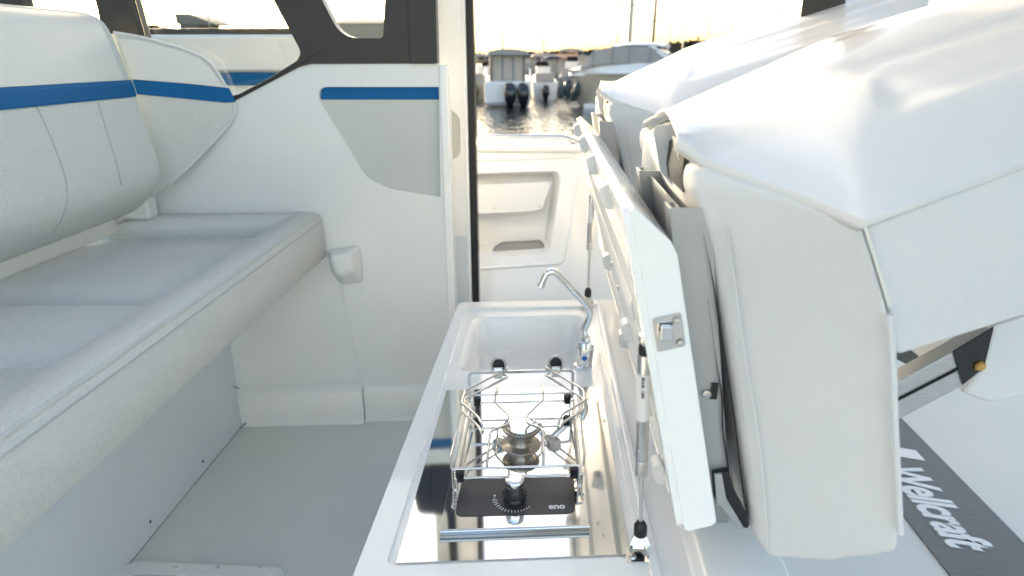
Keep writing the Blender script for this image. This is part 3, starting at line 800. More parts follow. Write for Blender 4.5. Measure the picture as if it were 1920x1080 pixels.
# ribbed grip at its right
for i in range(8):
    z = 0.010 + i * 0.0072
    bm = NB(); q = fp + ax * z + V((0.0195, 0.0, 0.006)); box(bm, q, (0.012, 0.018, 0.0042)); obj('grip_rib', bm, 'steel_satin', bd, bevel=0.001)
def fy(p): return P(p[0], p[1], Y=1.612)
sp = [fy((1092, 634)), fy((1095, 618)), fy((1108, 592)), fy((1100, 572)), fy((1056, 525)), fy((1044, 512)), fy((1034, 508)), fy((1024, 514)), fy((1014, 536))]
sp[0] = fp + ax * 0.074 + V((0, 0, 0.004))
sp = fillet(sp, [0, 0.006, 0.02, 0.012, 0.012, 0.012, 0.01, 0.01, 0], 5, False)
bm = NB(); tube(bm, sp, 0.0098, 14); obj('spout', bm, 'chrome', fa, sharp=70)
bm = NB(); d = (sp[-1] - sp[-2]).normalized(); lathe(bm, sp[-1] - d * 0.012, d, [(0.0105, 0), (0.0115, 0.002), (0.0115, 0.014), (0.0095, 0.015), (0.009, 0.011), (0, 0.011)], 16); obj('aerator', bm, 'chrome', fa, sharp=40)
bm = NB(); d = (sp[2] - sp[0]).normalized(); lathe(bm, sp[0] - d * 0.004, d, [(0.013, 0), (0.0145, 0.002), (0.0145, 0.012), (0.011, 0.016)], 8); obj('collar', bm, 'chrome', fa, sharp=30)

# ================================================================== GALLEY LID, raised
T2, B2 = V((0.100, 0, 1.178)), V((0.216, 0, 0.672))
e1 = (T2 - B2); H = e1.length; e1.normalize()
e2 = V((e1.z, 0, -e1.x))                      # outward, away from the sink
S0, S9 = 0.782, 2.065
lid = root('galley_hatch', 'white raised galley hatch cover with steel latch leaning against the seat frames', 'hatch', V((0.25, 1.4, ZC + 0.03)))
def ld(a, b, s): 
    q = B2 + e1 * a + e2 * b
    return V((q.x, s + K * q.x, q.z))
TH = 0.060
bm = NB()
sec = [(0.004, 0.010), (0.0, 0.016), (0.0, TH - 0.008), (0.006, TH), (H - 0.075, TH), (H - 0.055, TH - 0.006), (H - 0.006, 0.020), (H, 0.013), (H - 0.003, 0.010)]
ngon_slab(bm, [ld(a, b, S0) for a, b in sec], V((0, S9 - S0, 0)))
obj('lid_panel', bm, 'gelcoat', lid, bevel=0.007, seg=4, angle=25)
# shallow rim round the inner face
def lq(a0, a1, s0, s1, b, r): return fillet([ld(a0, b, s0), ld(a1, b, s0), ld(a1, b, s1), ld(a0, b, s1)], r, 5)
bm = NB(); slab(bm, [lq(0.004, H - 0.001, S0 + 0.003, S9 - 0.003, 0.0, 0.02), lq(0.03, H - 0.028, S0 + 0.04, S9 - 0.04, 0.0, 0.03)], e2 * 0.012); obj('inner_rim', bm, 'gelcoat', lid, bevel=0.005, seg=3)
bm = NB(); slab(bm, [lq(0.055, H - 0.11, S0 + 0.09, S9 - 0.07, 0.001, 0.04)], e2 * 0.010); obj('inner_liner', bm, 'plastic_white', lid, bevel=0.004)
for a in (0.12, 0.30):
    bm = NB(); ngon_slab(bm, [ld(a, 0.002, S0 + 0.14), ld(a + 0.012, -0.006, S0 + 0.14), ld(a + 0.03, -0.006, S0 + 0.14), ld(a + 0.042, 0.002, S0 + 0.14)], V((0, S9 - S0 - 0.26, 0))); obj('liner_rib', bm, 'plastic_white', lid, bevel=0.003)
for a, s in ((H - 0.02, 0.99), (H - 0.02, 1.30), (H - 0.02, 1.62), (H - 0.02, 1.93), (0.03, 0.90), (0.20, 1.12), (0.22, 1.5), (0.04, 1.42)):
    bm = NB(); c0 = ld(a, -0.006, s)
    ngon_slab(bm, fillet([ld(a - 0.03, 0.003, s), ld(a - 0.024, -0.015, s), ld(a + 0.010, -0.017, s), ld(a + 0.014, 0.003, s)], 0.008, 3), V((0, 0.032, 0))); obj('bumper', bm, 'plastic_white', lid, bevel=0.003)
for a, s in ((H - 0.10, 1.86), (H - 0.12, 1.74), (H - 0.22, 1.58), (H - 0.27, 1.38), (0.22, 1.30), (0.12, 1.0), (0.10, 1.65), (H - 0.2, 1.1)):
    screw(lid, ld(a, 0.0005, s), -e2, 0.006)
# latch on the near end
lc = PS([(1207, 512), (1256, 508), (1263, 560), (1215, 570)], S=S0 - 0.003)
lc = [ld(0, 0, S0) + e1 * a + e2 * b for a, b in ((H - 0.155, 0.014), (H - 0.155, 0.053), (H - 0.205, 0.053), (H - 0.205, 0.014))]
lc = [V((p.x, S0 + K * p.x - 0.003, p.z)) for p in lc]
bm = NB(); slab(bm, [fillet(lc, 0.004, 3)], (0, 0.004, 0)); lt = obj('latch_plate', bm, 'steel_satin', lid, bevel=0.001)
mid = sum(lc, V()) / 4
bm = NB(); box(bm, mid + e2 * -0.006 + V((0, -0.006, 0.004)), (0.016, 0.010, 0.022)); obj('latch_bolt', bm, 'steel', lt, bevel=0.002)
bm = NB(); box(bm, mid + e2 * -0.006 + V((0, -0.0006, 0.010)), (0.018, 0.002, 0.012)); obj('latch_slot', bm, 'dark_gap', lt)
for dz in (0.016, -0.017):
    screw(lt, mid + e2 * 0.012 + e1 * dz + V((0, -0.002, 0)), (0, -1, 0), 0.005)

# ================================================================== GAS STRUTS
def strut(label, base, top, r, mid_t, text_on=False, flip=1):
    base, top = V(base), V(top)
    g_ = root('gas_strut', label, 'gas strut', base)
    d = (top - base).normalized(); Ls = (top - base).length
    bm = NB()
    pl = [V((-0.027, -0.026, 0)), V((0.027, -0.024, 0)), V((0.025, 0.004, 0)), V((0.012, 0.022, 0)), V((-0.012, 0.022, 0)), V((-0.025, 0.004, 0))]
    slab(bm, [fillet([base + p + V((0, -0.010, 0.0)) for p in pl], 0.006, 3)], (0, 0, 0.003)); bk_ = obj('bracket', bm, 'steel', g_, bevel=0.001)
    bm = NB(); slab(bm, [[base + V((x, -0.006 + z * 0.3, z)) for x, z in ((-0.022, 0), (0.022, 0), (0.010, 0.030), (-0.010, 0.030))]], (0, 0.003, 0)); obj('bracket_tab', bm, 'steel', bk_, bevel=0.001)
    for sx in (-1, 1): screw(bk_, base + V((0.015 * sx, -0.024, 0.003)), (0, 0, 1), 0.0065)
    b0 = base + V((0, 0.004, 0.030))
    bm = NB(); lathe(bm, b0 - d * 0.006, d, [(0.008, 0), (0.0115, 0.004), (0.0115, 0.022), (0.008, 0.030), (0.006, 0.034)], 16); obj('lower_socket', bm, 'rubber', g_, sharp=45)
    bm = NB(); tube(bm, [b0 + d * 0.02, base + d * (Ls * mid_t + 0.01)], r * 0.36, 10); obj('rod', bm, 'steel_wire', g_, sharp=70)
    c0, c1 = base + d * Ls * mid_t, top - d * 0.02
    cl = (c1 - c0).length
    bm = NB(); lathe(bm, c0, d, [(r * 0.55, 0), (r, 0.003), (r, cl * 0.14), (r * 0.94, cl * 0.145), (r, cl * 0.15), (r, cl - 0.004), (r * 0.75, cl), (0, cl)], 20); cy = obj('cylinder', bm, 'steel_satin', g_, sharp=45)
    bm = NB(); lathe(bm, c0 + d * cl * 0.50, d, [(r + 0.0004, 0), (r + 0.0004, cl * 0.36)], 20); lb = obj('sticker', bm, 'label_white', cy, sharp=45)
    view = (V((0, 0, CH)) - (c0 + c1) / 2); view = (view - d * view.dot(d)).normalized()
    side = d.cross(view)
    if text_on:
        s0 = c0 + d * cl * 0.85 + view * (r + 0.0003) + side * (-0.003 * flip)
        text('lettering', '081648 - 150N', 0.0062, basis(s0, -d, side * 1.0), 'label_print', lb, 0.0006, bold=0.0001)
    bm = NB(); tube(bm, fillet([top - d * 0.024, top - d * 0.006, top + V((0.010, 0.002, 0.012))], 0.008, 4, False), [0.008] * 1 + [0.009] * 5 + [0.007], 12); obj('upper_socket', bm, 'rubber', g_, sharp=60)
    bm = NB(); lathe(bm, top + V((0.002, -0.006, 0.006)), V((0.25, -1, 0.1)), [(0.011, -0.006), (0.011, 0.004), (0.008, 0.006), (0, 0.006)], 16); us = obj('ball_joint', bm, 'steel_satin', g_, sharp=45)
    bm = NB(); box(bm, top + V((0.018, 0.004, 0.006)), (0.034, 0.018, 0.020)); obj('lid_bracket', bm, 'steel_satin', g_, bevel=0.002)
    return g_
strut('satin steel gas strut with printed sticker beside the black control panel', V((0.177, 0.895, ZC + 0.0)), P(1209, 640, X=0.147), 0.0098, 0.40, True)
strut('satin steel gas strut standing behind the chrome tap', V((0.160, 2.055, ZC + 0.0)), P(1110, 350, Y=2.0), 0.0105, 0.48)

# ================================================================== HELM SEATS, tilted forward
GROUP_SEAT = 'helm seats tilted forward'
seat = root('helm_seat', 'white helm seat tilted forward beside the gas stove, end cushion facing the bench', 'helm seat', (0.55, 1.1, 0.30), GROUP_SEAT)
# tall end cushion
cl_ = [((1291, 350), .85), ((1300, 322), .85), ((1322, 304), .845), ((1470, 352), .77), ((1619, 416), .70), ((1640, 480), .70), ((1668, 575), .70), ((1690, 665), .70), ((1692, 860), .70), ((1690, 1042), .70), ((1560, 1060), .75), ((1440, 1050), .81), ((1412, 1000), .83), ((1388, 820), .835), ((1358, 620), .84), ((1330, 470), .845), ((1304, 385), .848)]
L = [P(a, b, Y=y) for (a, b), y in cl_]
bm = NB(); slab(bm, [L], (0.0, 0.50, 0.0))
ec = obj('end_cushion', bm, 'vinyl_cool', seat, bevel=0.020, seg=5)
# welts of the end cushion
def yoff(pts): return [P(a, b, Y=y - 0.004) for (a, b), y in pts]
bm = NB(); tube(bm, fillet(yoff([((1668, 590), .699), ((1672, 640), .699), ((1678, 800), .70), ((1688, 1000), .70)]), 0.02, 3, False), 0.0045, 8); obj('welt', bm, 'vinyl_cool', ec)
bm = NB(); tube(bm, fillet(yoff([((1356, 318), .832), ((1362, 420), .824), ((1392, 640), .815), ((1428, 860), .81), ((1440, 1030), .81)]), 0.05, 4, False), 0.0014, 6); obj('seam', bm, 'vinyl_cool', ec)
bm = NB(); tube(bm, fillet(yoff([((1619, 418), .699), ((1640, 480), .699), ((1668, 575), .698)]), 0.02, 3, False), 0.0022, 6); obj('seam', bm, 'vinyl', ec)
# back cushion running forward
bc_ = [((1619, 410), .705), ((1920, 303), .785), ((2640, 62), .94), ((2640, 390), .94), ((1920, 594), .785), ((1800, 632), .755), ((1684, 668), .705), ((1668, 575), .705), ((1640, 480), .705)]
L = [P(a, b, Y=y) for (a, b), y in bc_]
bm = NB(); slab(bm, [L], (0.0, 0.50, 0.0))
obj('back_cushion', bm, 'vinyl_cool', seat, bevel=0.007, seg=4)
# glossy shell: near rim, crest and far rim
near = [((1270, 262), .862), ((1292, 276), .855), ((1325, 299), .843), ((1400, 327), .805), ((1500, 363), .755), ((1585, 397), .712), ((1622, 412), .692), ((1665, 396), .70), ((1770, 358), .73), ((1920, 303), .772), ((2080, 245), .81), ((2300, 168), .86)]
crest = [((1208, 234), 1.32), ((1228, 224), 1.315), ((1262, 207), 1.31), ((1330, 176), 1.30), ((1420, 138), 1.28), ((1500, 102), 1.26), ((1545, 82), 1.25), ((1590, 66), 1.25), ((1680, 36), 1.25), ((1800, 0), 1.25), ((1930, -40), 1.25), ((2080, -90), 1.25)]
near += [((2700, 40), .93)]; crest += [((2560, -250), 1.25)]
def ss(x, a, b):
    t = min(1, max(0, (x - a) / (b - a))); return t * t * (3 - 2 * t)
NA = [P(*p, Y=y) for p, y in near]; CA = [P(*p, Y=y) for p, y in crest]
def cr_interp(L, u):
    i = min(int(u), len(L) - 2); t = u - i
    p0, p1, p2, p3 = L[max(i - 1, 0)], L[i], L[i + 1], L[min(i + 2, len(L) - 1)]
    return 0.5 * ((2 * p1) + (p2 - p0) * t + (2 * p0 - 5 * p1 + 4 * p2 - p3) * t * t + (3 * p1 - p0 - 3 * p2 + p3) * t ** 3)
NAs = []
for i in range(len(NA) * 8 - 7):
    u = i / 8; acc = V(); ws_ = 0
    for j in range(-16, 17):
        w_ = math.exp(-(j / 9) ** 2); uu = min(len(NA) - 1.0001, max(0, u + j / 8)); i0 = int(uu)
        acc += NA[i0].lerp(NA[i0 + 1], uu - i0) * w_; ws_ += w_
    NAs.append(acc / ws_)
NU, NV = 66, 30
bm = NB(); G = []
for iu in range(NU + 1):
    u = iu / NU * (len(NA) - 1)
    # the rim keeps its corner, the crest runs smooth
    i = min(int(u), len(NA) - 2); a = NA[i].lerp(NA[i + 1], u - i) * 0.65 + cr_interp(NA, u) * 0.35
    c = cr_interp(CA, u)
    col = [bm.verts.new(a + V((0, 0.012, -0.012))), bm.verts.new(a + V((0, 0.001, -0.0035)))]
    for k in range(NV + 1):
        t = k / NV
        sm = NAs[min(len(NAs) - 1, int(round(u * 8)))]; e_ = min(1, u / 1.2) * min(1, (len(NA) - 1 - u) / 1.0)
        q = a.lerp(sm, ss(t, 0.0, 0.16) * e_).lerp(c, t)
        q.z += 0.020 * math.sin(PI * t) + 0.014 * math.sin(PI * min(1, t * 1.6)) * (1 if t < .625 else 0)
        # raised styling panels pressed into the shell
        q.z += 0.007 * ss(u, 4.6, 5.2) * ss(t, 0.60, 0.66) * (1 - ss(t, 0.88, 0.97))
        q.z -= 0.006 * ss(u, 6.8, 7.3) * ss(t, 0.26, 0.34) * (1 - ss(t, 0.44, 0.56))
        col.append(bm.verts.new(q))
    f = V((c.x + 0.02, c.y + 0.16, c.z - 0.07))
    for k in range(1, 7):
        t = k / 6; q = c.lerp(f, t); q.z += 0.03 * math.sin(PI * t) * (1 - t)
        col.append(bm.verts.new(q))
    G.append(col)
for A, Bq in zip(G, G[1:]):
    for k in range(len(A) - 1): bm.faces.new([A[k], A[k + 1], Bq[k + 1], Bq[k]])
obj('shell', bm, 'shell', seat, sharp=50, solid=0.004)
# aluminium posts and the sheet between them, leaning like the lid
def post(y, w, zt=1.17, bot=0.70):
    """open channel, lying along the lid's slope"""
    a = V((0.168, y, zt)); dn = V((0.080, 0, -0.475))
    ex, ey = V((1, 0, 0)), V((0, 1, 0)); t = 0.0045
    W_ = 0.054; sec = [(0, 0), (W_, 0), (W_, w), (W_ - 0.014, w), (W_ - 0.014, w - t), (W_ - t, w - t), (W_ - t, t), (t, t), (t, w - t), (0.014, w - t), (0.014, w), (0, w)]
    bm = NB(); slab(bm, [[a + ex * x + ey * yy for x, yy in sec]], dn); return obj('post', bm, 'alu', seat, bevel=0.0008, seg=2)
post(0.842, 0.042); post(1.135, 0.042)
bm = NB(); a, b_ = V((0.188, 0.885, 1.16)), V((0.188, 1.134, 1.16)); dn = V((0.080, 0, -0.475))
ngon_slab(bm, [a, b_, b_ + dn * 0.95, a + dn * 0.95], (0.004, 0, 0)); obj('frame_sheet', bm, 'alu', seat)
screw(seat, V((0.168, 0.841, 1.17)) + dn * 0.58 + V((0.030, 0, 0)), (0, -1, 0), 0.008)
bm = NB(); q = V((0.168, 0.842, 1.17)) + dn * 0.57 + V((0.041, 0, 0)); box(bm, q, (0.010, 0.006, 0.026)); obj('slot', bm, 'rubber', seat)
# dark ragged trim edge between post and cushion
random.seed(3)
for pts, r in (([(1320, 440), (1336, 520), (1350, 610), (1362, 690), (1376, 780), (1390, 880), (1405, 985)], 0.0016), ([(1326, 560), (1346, 690), (1356, 745), (1352, 800), (1366, 880)], 0.0014)):
    L = [P(a + random.uniform(-2, 2), b, Y=0.836) for a, b in pts]
    bm = NB(); Lf = fillet(L, 0.03, 4, False); tube(bm, Lf, [r * min(1, 0.15 + k * 0.12) for k in range(len(Lf))], 6); obj('trim_edge', bm, 'rubber', seat)
# foot bracket under the post
bm = NB(); slab(bm, [PS([(1338, 890), (1368, 884), (1378, 925), (1400, 965), (1404, 992), (1392, 990), (1366, 946), (1342, 940)], Y=0.83)], (0, 0.03, 0)); obj('foot_bracket', bm, 'rubber', seat, bevel=0.002)
bm = NB(); slab(bm, [PS([(1340, 892), (1354, 890), (1362, 935), (1392, 985), (1398, 996), (1388, 994), (1352, 948), (1344, 946)], Y=0.826)], (0, 0.006, 0)); obj('foot_plate', bm, 'steel_satin', seat, bevel=0.001)
# white hinge cheek, bolster end and dark sheet painted as the shade between shell and posts
bm = NB(); slab(bm, [fillet(PS([(1224, 246), (1232, 236), (1256, 234), (1264, 242), (1286, 330), (1284, 356), (1262, 350), (1238, 322)], Y=1.02), 0.006, 3)], (0.02, 0.05, 0)); obj('hinge_cheek', bm, 'shell', seat, bevel=0.006, seg=3)
bm = NB(); slab(bm, [PS([(1270, 262), (1288, 285), (1308, 310), (1292, 345), (1286, 362), (1278, 356)], Y=0.93)], (0.004, 0.06, 0)); obj('cheek_sheet', bm, 'alu', seat, bevel=0.001)
bm = NB(); q = P(1222, 290, Y=1.24); bmesh.ops.create_icosphere(bm, subdivisions=3, radius=1, matrix=Matrix.Translation(q + V((0.03, 0, -0.01))) @ Matrix.Diagonal((0.048, 0.06, 0.075, 1))); obj('bolster_end', bm, 'vinyl', seat)
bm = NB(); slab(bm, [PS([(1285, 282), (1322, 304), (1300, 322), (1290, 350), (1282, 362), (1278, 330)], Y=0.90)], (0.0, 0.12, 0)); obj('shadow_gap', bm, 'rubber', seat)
# swing arm with dark end plate, below
arm = [P(a, b, Y=0.91) for a, b in ((1640, 742), (1684, 716), (1796, 655), (1858, 618), (1842, 690), (1806, 724), (1684, 788), (1640, 810))]
bm = NB(); slab(bm, [arm], (0, 0.03, 0)); am = obj('swing_arm', bm, 'alu_brushed', seat, bevel=0.002)
bm = NB(); tube(bm, PS([(1640, 772), (1800, 690)], Y=0.9085), 0.0022, 6); obj('groove', bm, 'rubber', am)
bm = NB(); slab(bm, [PS([(1788, 660), (1864, 614), (1846, 690), (1806, 722)], Y=0.906)], (0, 0.004, 0)); obj('end_plate', bm, 'black_plastic', am, bevel=0.001)
bm = NB(); lathe(bm, P(1834, 684, Y=0.907), (0, -1, 0), [(0.009, 0), (0.009, 0.006), (0.006, 0.009), (0, 0.009)], 6); obj('bolt', bm, 'brass', am, sharp=30)
low_ = [((1864, 612), .95), ((1930, 590), .95), ((2150, 540), .97), ((2150, 690), .97), ((1930, 742), .95), ((1880, 754), .95), ((1840, 752), .95), ((1806, 738), .95), ((1842, 694), .95)]
bm = NB(); slab(bm, [[P(a, b, Y=y) for (a, b), y in low_]], (0, 0.40, 0)); obj('seat_cushion', bm, 'vinyl_cool', seat, bevel=0.018, seg=4)
bm = NB(); slab(bm, [PS([(1660, 640), (1830, 610), (1790, 660), (1722, 696), (1684, 676), (1660, 664)], Y=1.22)], (0.05, 0.01, 0)); obj('mesh_pocket', bm, 'mesh_grey', seat, bevel=0.002)
bm = NB(); bbox(bm, (0.262, 0.93, 0.585), (0.335, 1.12, 0.76)); obj('mount', bm, 'alu', seat, bevel=0.004)
# the other seat
bpy.context.view_layer.update()
seat2 = copy_tree(seat)
seat2.location.y += 1.19
seat2['label'] = 'white helm seat tilted forward beside the side doorway, past the chrome tap'

# ================================================================== HELM PLATFORM and name plate
ZP = 0.30
bm = NB(); bbox(bm, (0.40, -1.70, 0.0), (2.6, 2.5, ZP)); hp = obj('helm_platform', bm, 'gelcoat_floor', bevel=0.01); hp['kind'] = 'structure'
px0, px1 = 0.893, 1.122
npl = root('name_plate', 'brushed grey plate with white italic boat maker lettering on the helm floor', 'name plate', V((1.0, 1.4, ZP)))
bm = NB(); slab(bm, [fillet([V((px0, 0.9, ZP + 0.0005)), V((px1, 0.9, ZP + 0.0005)), V((px1, 2.0, ZP + 0.0005)), V((px0, 2.0, ZP + 0.0005))], 0.01, 3)], (0, 0, 0.004)); pt = obj('plate', bm, 'brushed_plate', npl, bevel=0.001)
q0, q1 = P(1690, 905, Z=ZP + 0.005), P(1838, 1046, Z=ZP + 0.005)
ty = P(1700, 880, Z=ZP + 0.005).y
xb0 = 0.944
for m_, bo, ex, dz in (('letter_grey', 0.0075, 0.0004, 0.0), ('letter_white', 0.0034, 0.0006, 0.0008)):
    text('lettering', 'Wellcraft', 0.135, basis(V((xb0, 1.535, ZP + 0.0052 + dz)), (0, -1, 0), (1, 0, 0)) @ Matrix.Diagonal((0.66, 1, 1, 1)), m_, pt, ex, shear=0.28, bold=bo, sx=0.93)
bm = NB(); s0 = V((0.95, 1.64, ZP + 0.0052)); slab(bm, [[s0 + V((0, 0, 0)), s0 + V((0, -0.05, 0)), s0 + V((0.12, -0.085, 0)), s0 + V((0.12, -0.035, 0))]], (0, 0, 0.001)); obj('emblem', bm, 'letter_white', pt)

# ================================================================== SIDE DECK BULWARK beyond the doorway
YW = 2.92
bw = root('side_bulwark', 'white side deck bulwark with moulded recess beyond the open doorway', 'bulwark', V((-0.05, YW, 0.0)))
ztop = P(1000, 284, Y=YW).z
LEAN = 0.36                                  # the inner skin leans out towards its top
def bskin(x, z, off=0.0): return V((x, YW + off - LEAN * (ztop - z), z))
def bq(pts, y):
    out = []
    for a, b in pts:
        p1 = P(a, b, Y=1.0); d = p1 - V((0, 0, CH))
        t = (y - LEAN * (ztop - CH)) / (d.y - LEAN * d.z)
        out.append(V((0, 0, CH)) + d * t)
    return out
oL = [bskin(-1.6, 0.0), bskin(3.2, 0.0), bskin(3.2, ztop), bskin(-1.6, ztop)]
hole = fillet(bq([(860, 326), (1046, 320), (1052, 334), (1032, 470), (1026, 478), (880, 488), (862, 480)], YW), 0.02, 5)
bm = NB(); slab(bm, [oL, hole], (0, 0.03, 0)); obj('inner_skin', bm, 'gelcoat', bw)
c_ = sum(hole, V()) / len(hole)
bm = NB(); loft(bm, [hole, [c_ + (p - c_) * 0.95 + V((0, 0.02, 0)) for p in hole], [c_ + (p - c_) * 0.84 + V((0, 0.13, 0)) for p in hole]], cap1=True); obj('recess', bm, 'gelcoat', bw, sharp=30)
pn4 = fillet(bq([(870, 348), (1036, 340), (1016, 392), (1006, 396), (886, 402), (876, 398)], YW - 0.006), 0.012, 4)
bm = NB(); ngon_slab(bm, pn4, (0, 0.012, 0)); cp_ = obj('cover_panel', bm, 'moulding', bw, bevel=0.003)
for a, b in ((901, 349), (1030, 342), (928, 390), (1012, 385)): screw(cp_, bq([(a, b)], YW - 0.0065)[0], (0, -1, 0.36), 0.006)
bm = NB(); slab(bm, [fillet(bq([(922, 471), (940, 459), (1012, 455), (1026, 467)], YW + 0.06), 0.006, 3)], (0, 0.05, 0.0)); obj('drain_slot', bm, 'pocket_dark', bw, bevel=0.002)
ridge = fillet(bq([(850, 303), (1078, 294), (1084, 304), (1062, 480), (1052, 494), (866, 506)], YW), 0.03, 5)
bm = NB(); tube(bm, ridge, 0.007, 8, True); obj('moulded_ridge', bm, 'gelcoat', bw)
bm = NB(); bbox(bm, (-1.6, YW - 0.02, ztop - 0.004), (3.2, YW + 0.34, ztop + 0.03)); obj('cap_rail', bm, 'gelcoat', bw, bevel=0.014, seg=4)
bm = NB(); tr_ = fillet([V((-0.9, YW + 0.06, ztop + 0.055)), V((0.10, YW + 0.06, ztop + 0.055)), V((0.16, YW + 0.06, ztop + 0.028))], 0.05, 5, False); tube(bm, tr_, 0.014, 10); obj('hand_rail', bm, 'steel_satin', bw, sharp=70)
bm = NB(); bbox(bm, (-1.6, 2.54, -0.02), (3.2, YW, 0.0)); obj('side_deck', bm, 'gelcoat_floor', bw)
bm = NB(); bbox(bm, (-2.6, YW + 0.34, WZ - 0.1), (3.2, YW + 0.345, ztop)); obj('outer_hull', bm, 'gelcoat', bw)

# ================================================================== COCKPIT SEATBACK seen through the cabin window
ck = root('cockpit_seatback', 'white cockpit side moulding with blue stripe seen through the slanted window', 'seatback', V((-2.2, 3.1, 0.3)))
YK = 3.1
zt, zb1, zb2 = P(400, 64, Y=YK).z, P(460, 136, Y=YK).z, P(460, 160, Y=YK).z
bm = NB(); bbox(bm, (-3.2, YK, 0.2), (-1.02, YK + 0.12, zt)); obj('moulding', bm, 'gelcoat', ck, bevel=0.02, seg=4)
bm = NB(); bbox(bm, (-3.19, YK - 0.012, zb2), (-1.03, YK + 0.02, zb1)); obj('blue_band', bm, 'blue', ck, bevel=0.004)
bm = NB(); bbox(bm, (-3.19, YK - 0.014, zb1 + 0.002), (-1.03, YK + 0.02, zb1 + 0.012)); obj('trim', bm, 'alu', ck, bevel=0.002)
bm = NB(); bbox(bm, (-3.2, YK + 0.02, zt - 0.002), (-1.02, YK + 0.08, zt + 0.026)); obj('top_rail', bm, 'frame_black', ck, bevel=0.006)

# ================================================================== HARBOUR
mat('boat_white', (0.72, 0.71, 0.68), 0.3, coat=0.3, var=0.03, vscale=1.5)
mat('boat_beige', (0.46, 0.40, 0.31), 0.35, coat=0.3, var=0.06, vscale=1.2)
mat('boat_grey', (0.24, 0.24, 0.25), 0.45, var=0.1, vscale=2)
mat('antifoul', (0.10, 0.12, 0.14), 0.6, var=0.2)
mat('canvas', (0.36, 0.33, 0.29), 0.9, var=0.08, vscale=3)
mat('canvas_blue', (0.02, 0.03, 0.07), 0.9, var=0.1)
mat('dark_window', (0.03, 0.03, 0.035), 0.08)
mat('clear_vinyl', (0.33, 0.30, 0.26), 0.2, var=0.12, vscale=2)
mat('outboard_black', (0.012, 0.013, 0.016), 0.22, coat=0.5)
mat('mast_alu', (0.36, 0.35, 0.33), 0.4, metal=0.6)
mat('mast_dark', (0.10, 0.095, 0.09), 0.5)
mat('fender_green', (0.03, 0.055, 0.06), 0.5, var=0.15)
mat('timber', (0.16, 0.11, 0.075), 0.8, var=0.25, vscale=2)
mat('hill', (0.035, 0.032, 0.022), 0.95, var=0.5, vscale=0.06)
mat('far_leaf', (0.045, 0.042, 0.022), 0.9, var=0.4, vscale=0.3)
mat('plaster', (0.42, 0.33, 0.25), 0.9, var=0.08)
mat('tile_roof', (0.17, 0.085, 0.05), 0.9, var=0.2)
mat('far_grey', (0.14, 0.135, 0.13), 0.8, var=0.15)

def hull_bm(L, W, fb, draft=0.35, bowlift=0.45, full=2.4, stem=0.12):
    bm = NB(); rings = []
    for i in range(15):
        t = i / 14
        w = W / 2 * (1 - max(0, (t - 0.40) / 0.60) ** full) * (0.93 + 0.07 * min(1, t * 4))
        w = max(w, 0.015)
        zs = fb * (1 + bowlift * t * t)
        y = L * t
        fl = stem * L * max(0, t - 0.6) / 0.4
        rings.append([V((-w, y, zs)), V((-w * 0.96, y - fl * 0.25, zs * 0.72)), V((-w * 0.84, y - fl * 0.75, 0.08)), V((-w * 0.5, y - fl, -draft * 0.5)), V((0, y - fl, -draft * (1 - 0.6 * t))),
                      V((w * 0.5, y - fl, -draft * 0.5)), V((w * 0.84, y - fl * 0.75, 0.08)), V((w * 0.96, y - fl * 0.25, zs * 0.72)), V((w, y, zs))])
    loft(bm, rings, closed=False, cap0=True)
    dk = NB(); loft(dk, [[r[0] + V((0.01, 0, -0.02)), V((0, r[0].y, r[0].z + 0.03)), r[-1] + V((-0.01, 0, -0.02))] for r in rings], closed=False)
    return bm, dk
def placed(bm, M): bm.transform(M); return bm
def M_at(loc, ang): return Matrix.Translation(V(loc)) @ Matrix.Rotation(ang, 4, 'Z')

def outboard(parent, M, x, y, h=1.0):
    bm = NB(); rings = []
    for z, sx, sy, dy in ((-0.02, .09, .14, 0), (0.10, .13, .24, 0), (0.26, .19, .32, -0.03), (0.48, .215, .34, -0.06), (0.64, .20, .28, -0.03), (0.74, .15, .16, 0.04), (0.77, .08, .08, 0.06)):
        rings.append([V((x + sx * h * math.copysign(abs(math.cos(a)) ** 0.55, math.cos(a)), y + dy * h + sy * h * math.copysign(abs(math.sin(a)) ** 0.55, math.sin(a)), z * h)) for a in [2 * PI * k / 14 for k in range(14)]])
    loft(bm, rings, cap0=True, cap1=True); ob = obj('outboard_motor', placed(bm, M), 'outboard_black', parent, sharp=60)
    bm = NB(); box(bm, (x, y - 0.02, -0.1 * h), (0.13 * h, 0.26 * h, 0.5 * h)); box(bm, (x, y + 0.12 * h, 0.1 * h), (0.2 * h, 0.3 * h, 0.12 * h)); obj('leg', placed(bm, M), 'outboard_black', ob, bevel=0.03)
    return ob

# --- cabin boat seen from its stern
b0 = P(952, 199, Z=WZ); u = (P(953, 199, Z=WZ) - b0).length
c1 = root('cabin_boat', 'white cabin boat with twin black outboards and curtained cabin, stern towards the dock', 'boat', b0, 'boats moored in the harbour')
W1 = 92 * u; M = M_at(b0, math.radians(3))
hb_, dk_ = hull_bm(7.2, W1, 44 * u, bowlift=0.35); 
obj('hull', placed(hb_, M), 'boat_white', c1, sharp=45); obj('deck', placed(dk_, M), 'boat_white', c1)
bm = NB(); box(bm, (0, -0.05, 24 * u), (W1 * 0.94, 0.14, 36 * u)); obj('transom', placed(bm, M), 'boat_white', c1, bevel=0.06)
bm = NB(); box(bm, (0, -0.35, 5 * u), (W1 * 0.86, 0.7, 5 * u)); obj('swim_platform', placed(bm, M), 'boat_grey', c1, bevel=0.04)
cw = 68 * u
bm = NB(); box(bm, (0, 2.0, 66 * u), (cw, 2.8, 54 * u)); cab = obj('cabin', placed(bm, M), 'boat_grey', c1, bevel=0.08)
